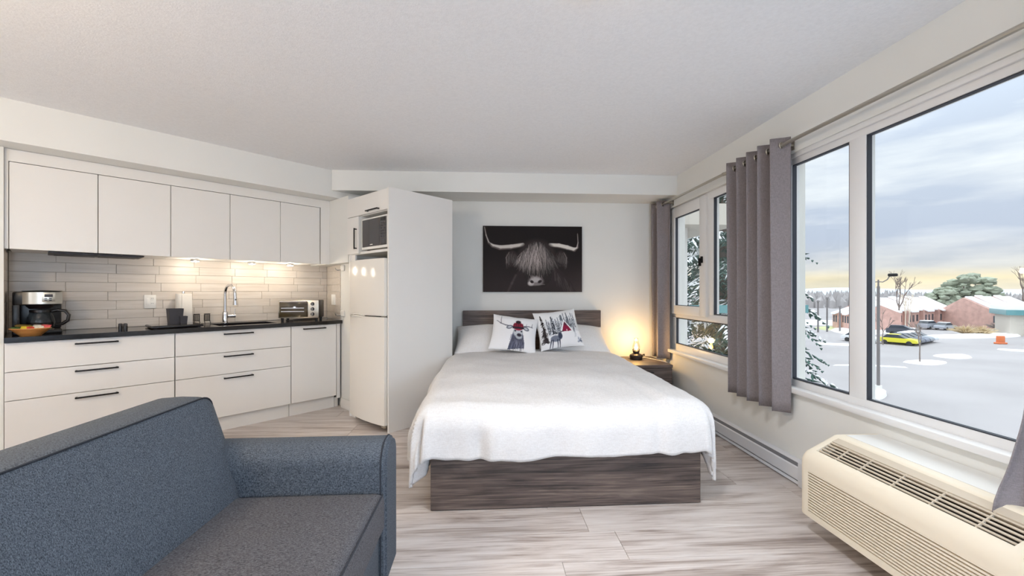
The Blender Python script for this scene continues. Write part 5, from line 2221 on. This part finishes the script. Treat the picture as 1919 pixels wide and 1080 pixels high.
# trees
def bare_tree(label, p, h, spread, mat='bark', seed=1, depth=4, lean=0.0):
    rg = random.Random(seed)
    t = thing('bare_tree', label, 'tree', p)
    b = bm_new()
    c = bm_new()

    def grow(bm, a, d, L, r, k):
        e = a + d * L
        tube(bm, [a, (a + e) / 2 + Vector((rg.uniform(-.05, .05), rg.uniform(-.05, .05), 0)) * L, e], [r, r * 0.85, r * 0.65], 5, cap=False)
        if k == 0:
            return
        for _ in range(3 if k > 1 else 4):
            nd = (d + Vector((rg.uniform(-1, 1), rg.uniform(-1, 1), rg.uniform(-0.1, 0.6))) * spread).normalized()
            grow(c, e, nd, L * rg.uniform(0.55, 0.8), r * 0.6, k - 1)
    grow(b, Vector((0, 0, 0)), Vector((lean, 0, 1)).normalized(), h * 0.38, h * 0.018, depth)
    obj('trunk', b, mat, t, smooth=60)
    obj('branches', c, mat, t, smooth=60)
    return t


bare_tree('leafless spreading tree behind the lamp post', at(1685, 617), 11.5, 0.55, seed=3, depth=4)
bare_tree('thin sapling on the snow island', at(1724, 680), 4.6, 0.5, seed=5, depth=3)
bare_tree('small bare tree beside the yellow car', at(1655, 646.5), 5.0, 0.5, seed=8, depth=3)
bare_tree('pale birch leaning beside the brick houses', at(1702, 616), 8.0, 0.35, 'birch', seed=9, depth=3, lean=0.12)
bare_tree('upright pale birch beside the brick houses', at(1697, 617), 7.5, 0.3, 'birch', seed=12, depth=3)
bare_tree('bare tree at the far right edge of the view', at(1916, 606), 13.0, 0.5, seed=15, depth=4)

# pine clump
for i, (px, py, h, rw, lb) in enumerate(((1766, 600, 8.6, 3.4, 'lowest rounded pine at the left of the pine clump'), (1785, 594.5, 11.2, 3.7, 'second pine from the left in the pine clump'),
                                         (1806, 599, 12.6, 3.9, 'broad pine in the middle of the pine clump'), (1828, 594.5, 13.2, 3.9, 'tallest pine of the pine clump'),
                                         (1847, 599.5, 11.6, 3.2, 'pine at the right end of the pine clump'))):
    p = at(px, py)
    t = thing('pine_tree', lb, 'tree', p, i * 1.3, 'pine clump beyond the houses')
    b = bm_new()
    cyl(b, (0, 0, 0), (0, 0, h * 0.8), 0.34, 0.15, 8)
    obj('trunk', b, 'bark', t)
    b = bm_new()
    rg = random.Random(i)
    for k in range(46):
        a = rg.uniform(0, 2 * PI)
        f = rg.random()
        prof = math.sin(PI * (0.18 + 0.74 * f)) ** 0.7
        q = rg.random() ** 0.6 * prof
        c = Vector((rw * 0.85 * q * math.cos(a), rw * 0.85 * q * math.sin(a), h * (0.30 + 0.66 * f)))
        r_ = rg.uniform(0.55, 1.15)
        res = bmesh.ops.create_icosphere(b, subdivisions=2, radius=r_, matrix=Matrix.Translation(c) @ Matrix.Diagonal((1.25, 1.25, 0.8, 1)))
        for v in res['verts']:
            dlt = v.co - c
            v.co = c + dlt * (1 + 0.6 * noise.noise(v.co * 2.1 + Vector((i * 9, 0, 0))))
    obj('crown', b, 'pine', t, smooth=0)

# shrubs
for i, (px, py, r_, lb) in enumerate(((1810, 627, 1.6, 'dry straw-coloured shrub before the pines'), (1840, 628, 1.4, 'dry straw-coloured shrub next to the side road'),
                                      (1874, 619, 1.5, 'brown leafless hedge clump by the right brick house'))):
    b = bm_new()
    rg = random.Random(40 + i)
    for k in range(150):
        a = rg.uniform(0, 2 * PI)
        e = rg.uniform(0.35, 1.45)
        L_ = r_ * rg.uniform(0.7, 1.3)
        d_ = Vector((math.cos(a) * math.cos(e) * 1.5, math.sin(a) * math.cos(e) * 1.5, math.sin(e)))
        tube(b, [Vector((0, 0, 0)), d_ * L_ * 0.6 + Vector((0, 0, 0.15)), d_ * L_], [0.06, 0.05, 0.02], 4, cap=False)
    o = obj('shrub', b, 'shrub' if i < 2 else 'bark', smooth=0)
    o.location = at(px, py)
    tag(o, lb, 'shrub')

# distant wood and hills
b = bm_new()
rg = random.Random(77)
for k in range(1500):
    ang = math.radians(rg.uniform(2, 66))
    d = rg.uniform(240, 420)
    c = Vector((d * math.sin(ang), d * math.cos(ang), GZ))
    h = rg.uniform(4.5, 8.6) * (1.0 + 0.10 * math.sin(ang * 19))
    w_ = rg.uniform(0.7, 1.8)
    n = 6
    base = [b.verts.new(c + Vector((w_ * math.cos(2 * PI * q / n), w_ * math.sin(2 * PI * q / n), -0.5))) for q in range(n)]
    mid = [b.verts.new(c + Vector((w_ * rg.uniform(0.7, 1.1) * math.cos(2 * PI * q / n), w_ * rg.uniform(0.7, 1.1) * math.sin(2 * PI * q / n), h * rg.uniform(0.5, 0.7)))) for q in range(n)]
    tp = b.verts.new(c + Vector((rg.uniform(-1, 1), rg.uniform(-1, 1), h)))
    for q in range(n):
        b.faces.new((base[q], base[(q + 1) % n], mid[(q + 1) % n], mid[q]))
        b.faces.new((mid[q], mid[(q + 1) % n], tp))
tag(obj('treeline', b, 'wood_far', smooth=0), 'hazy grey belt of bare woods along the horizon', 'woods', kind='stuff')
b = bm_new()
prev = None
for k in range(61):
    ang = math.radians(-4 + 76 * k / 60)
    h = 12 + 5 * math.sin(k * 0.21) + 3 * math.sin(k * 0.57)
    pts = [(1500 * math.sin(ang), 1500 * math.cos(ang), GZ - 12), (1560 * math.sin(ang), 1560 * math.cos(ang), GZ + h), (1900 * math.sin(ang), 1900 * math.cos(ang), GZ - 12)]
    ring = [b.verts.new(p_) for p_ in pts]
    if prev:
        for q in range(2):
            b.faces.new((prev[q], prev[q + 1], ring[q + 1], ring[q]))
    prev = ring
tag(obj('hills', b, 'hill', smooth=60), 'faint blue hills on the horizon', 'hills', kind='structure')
b = bm_new()
box(b, (500, 100, GZ - 2), (2000, 2000, GZ - 0.31))

b.free()


# snowy spruce close to the building
def spruce(label, p, h, rad, seed):
    rg = random.Random(seed)
    t = thing('spruce_tree', label, 'tree', p)
    b = bm_new()
    tube(b, [(0, 0, 0), (0, 0, h * 0.5), (0, 0, h)], [0.22, 0.14, 0.02], 8)
    obj('trunk', b, 'bark', t)
    g, s = bm_new(), bm_new()
    nl_ = int(h / 0.30)
    for k in range(nl_):
        f = k / nl_
        z = 1.0 + (h - 1.2) * f
        R_ = rad * (1 - f) ** 0.8 + 0.15
        nb_ = 8 + int(5 * (1 - f))
        a0 = rg.uniform(0, 6)
        for q in range(nb_):
            a = a0 + 2 * PI * q / nb_ + rg.uniform(-0.2, 0.2)
            L_ = R_ * rg.uniform(0.45, 1.08)
            dr = Vector((math.cos(a), math.sin(a), 0))
            sd = Vector((-math.sin(a), math.cos(a), 0))
            m = max(8, int(L_ / 0.10))
            snowy = rg.random() < 0.5
            zz = z + rg.uniform(-0.3, 0.3)
            dp = rg.uniform(0.22, 0.46)
            for w_i in range(1, m + 1):
                t0 = w_i / m
                p0 = dr * L_ * t0 + Vector((0, 0, zz + 0.12 * L_ * math.sin(t0 * 2.4) - dp * L_ * t0 * t0))
                wd = min(0.55, 0.16 + 0.20 * L_) * math.sin(PI * min(1, 0.25 + 0.70 * t0)) * rg.uniform(0.7, 1.2)
                for sg in (-1, 1):
                    wr = wd * rg.uniform(0.25, 1.15)
                    tip = p0 + sd * sg * wr * rg.uniform(0.5, 1.0) + dr * wr * rg.uniform(0.1, 1.0) + Vector((0, 0, -wr * rg.uniform(0.1, 0.9)))
                    ax_ = (tip - p0)
                    nn = Vector((0, 0, 1)).cross(ax_).normalized() * 0.035
                    mid = p0 + ax_ * 0.5 + Vector((0, 0, -0.05))
                    v = [g.verts.new(p0), g.verts.new(p0 + ax_ * 0.45 + nn), g.verts.new(tip), g.verts.new(p0 + ax_ * 0.45 - nn), g.verts.new(mid)]
                    g.faces.new((v[0], v[1], v[2], v[3]))
                    g.faces.new((v[0], v[4], v[1]))
                    g.faces.new((v[1], v[4], v[2]))
                    g.faces.new((v[2], v[4], v[3]))
                    g.faces.new((v[3], v[4], v[0]))
                    if snowy and t0 > 0.3 and rg.random() < 0.75:
                        up_ = Vector((0, 0, 0.03))
                        u = [s.verts.new(p0 + up_), s.verts.new(p0 + ax_ * 0.4 + nn * 1.3 + up_), s.verts.new(p0 + ax_ * 0.85 + up_), s.verts.new(p0 + ax_ * 0.4 - nn * 1.3 + up_)]
                        ap = s.verts.new(p0 + ax_ * 0.4 + up_ * 2.2)
                        s.faces.new(u[::-1])
                        for e_ in range(4):
                            s.faces.new((u[e_], u[(e_ + 1) % 4], ap))
    tag(obj('needles', g, 'needle', t, smooth=0), kind='stuff')
    tag(obj('snow', s, 'snow', t, smooth=0), kind='stuff')
    return t


ds = 13.0
spruce('tall snowy spruce right outside behind the middle curtain', (0.566 * ds, 0.966 * ds, GZ), 14.6, 4.3, 5)

# wing of the same building seen through the far window
wg = thing('building_wing', 'white end wall and balcony of the next wing outside the far window', 'building', (2.25, 6.0, GZ))
b = bm_new()
box(b, (0.0, 0.0, 0.0), (0.72, 4.0, 12.0))
obj('wall', b, 'ext_white', wg, smooth=0)
b = bm_new()
box(b, (0.0, -0.3, 1.22 - GZ + 0.95), (1.35, 6.0, 1.22 - GZ + 1.25))
obj('balcony_slab', b, 'ext_beige', wg, smooth=0)
b = bm_new()
box(b, (0.75, 0.0, 0.90 - GZ), (2.6, 0.03, 1.02 - GZ))
obj('rail_panel', b, 'teal', wg, smooth=0)
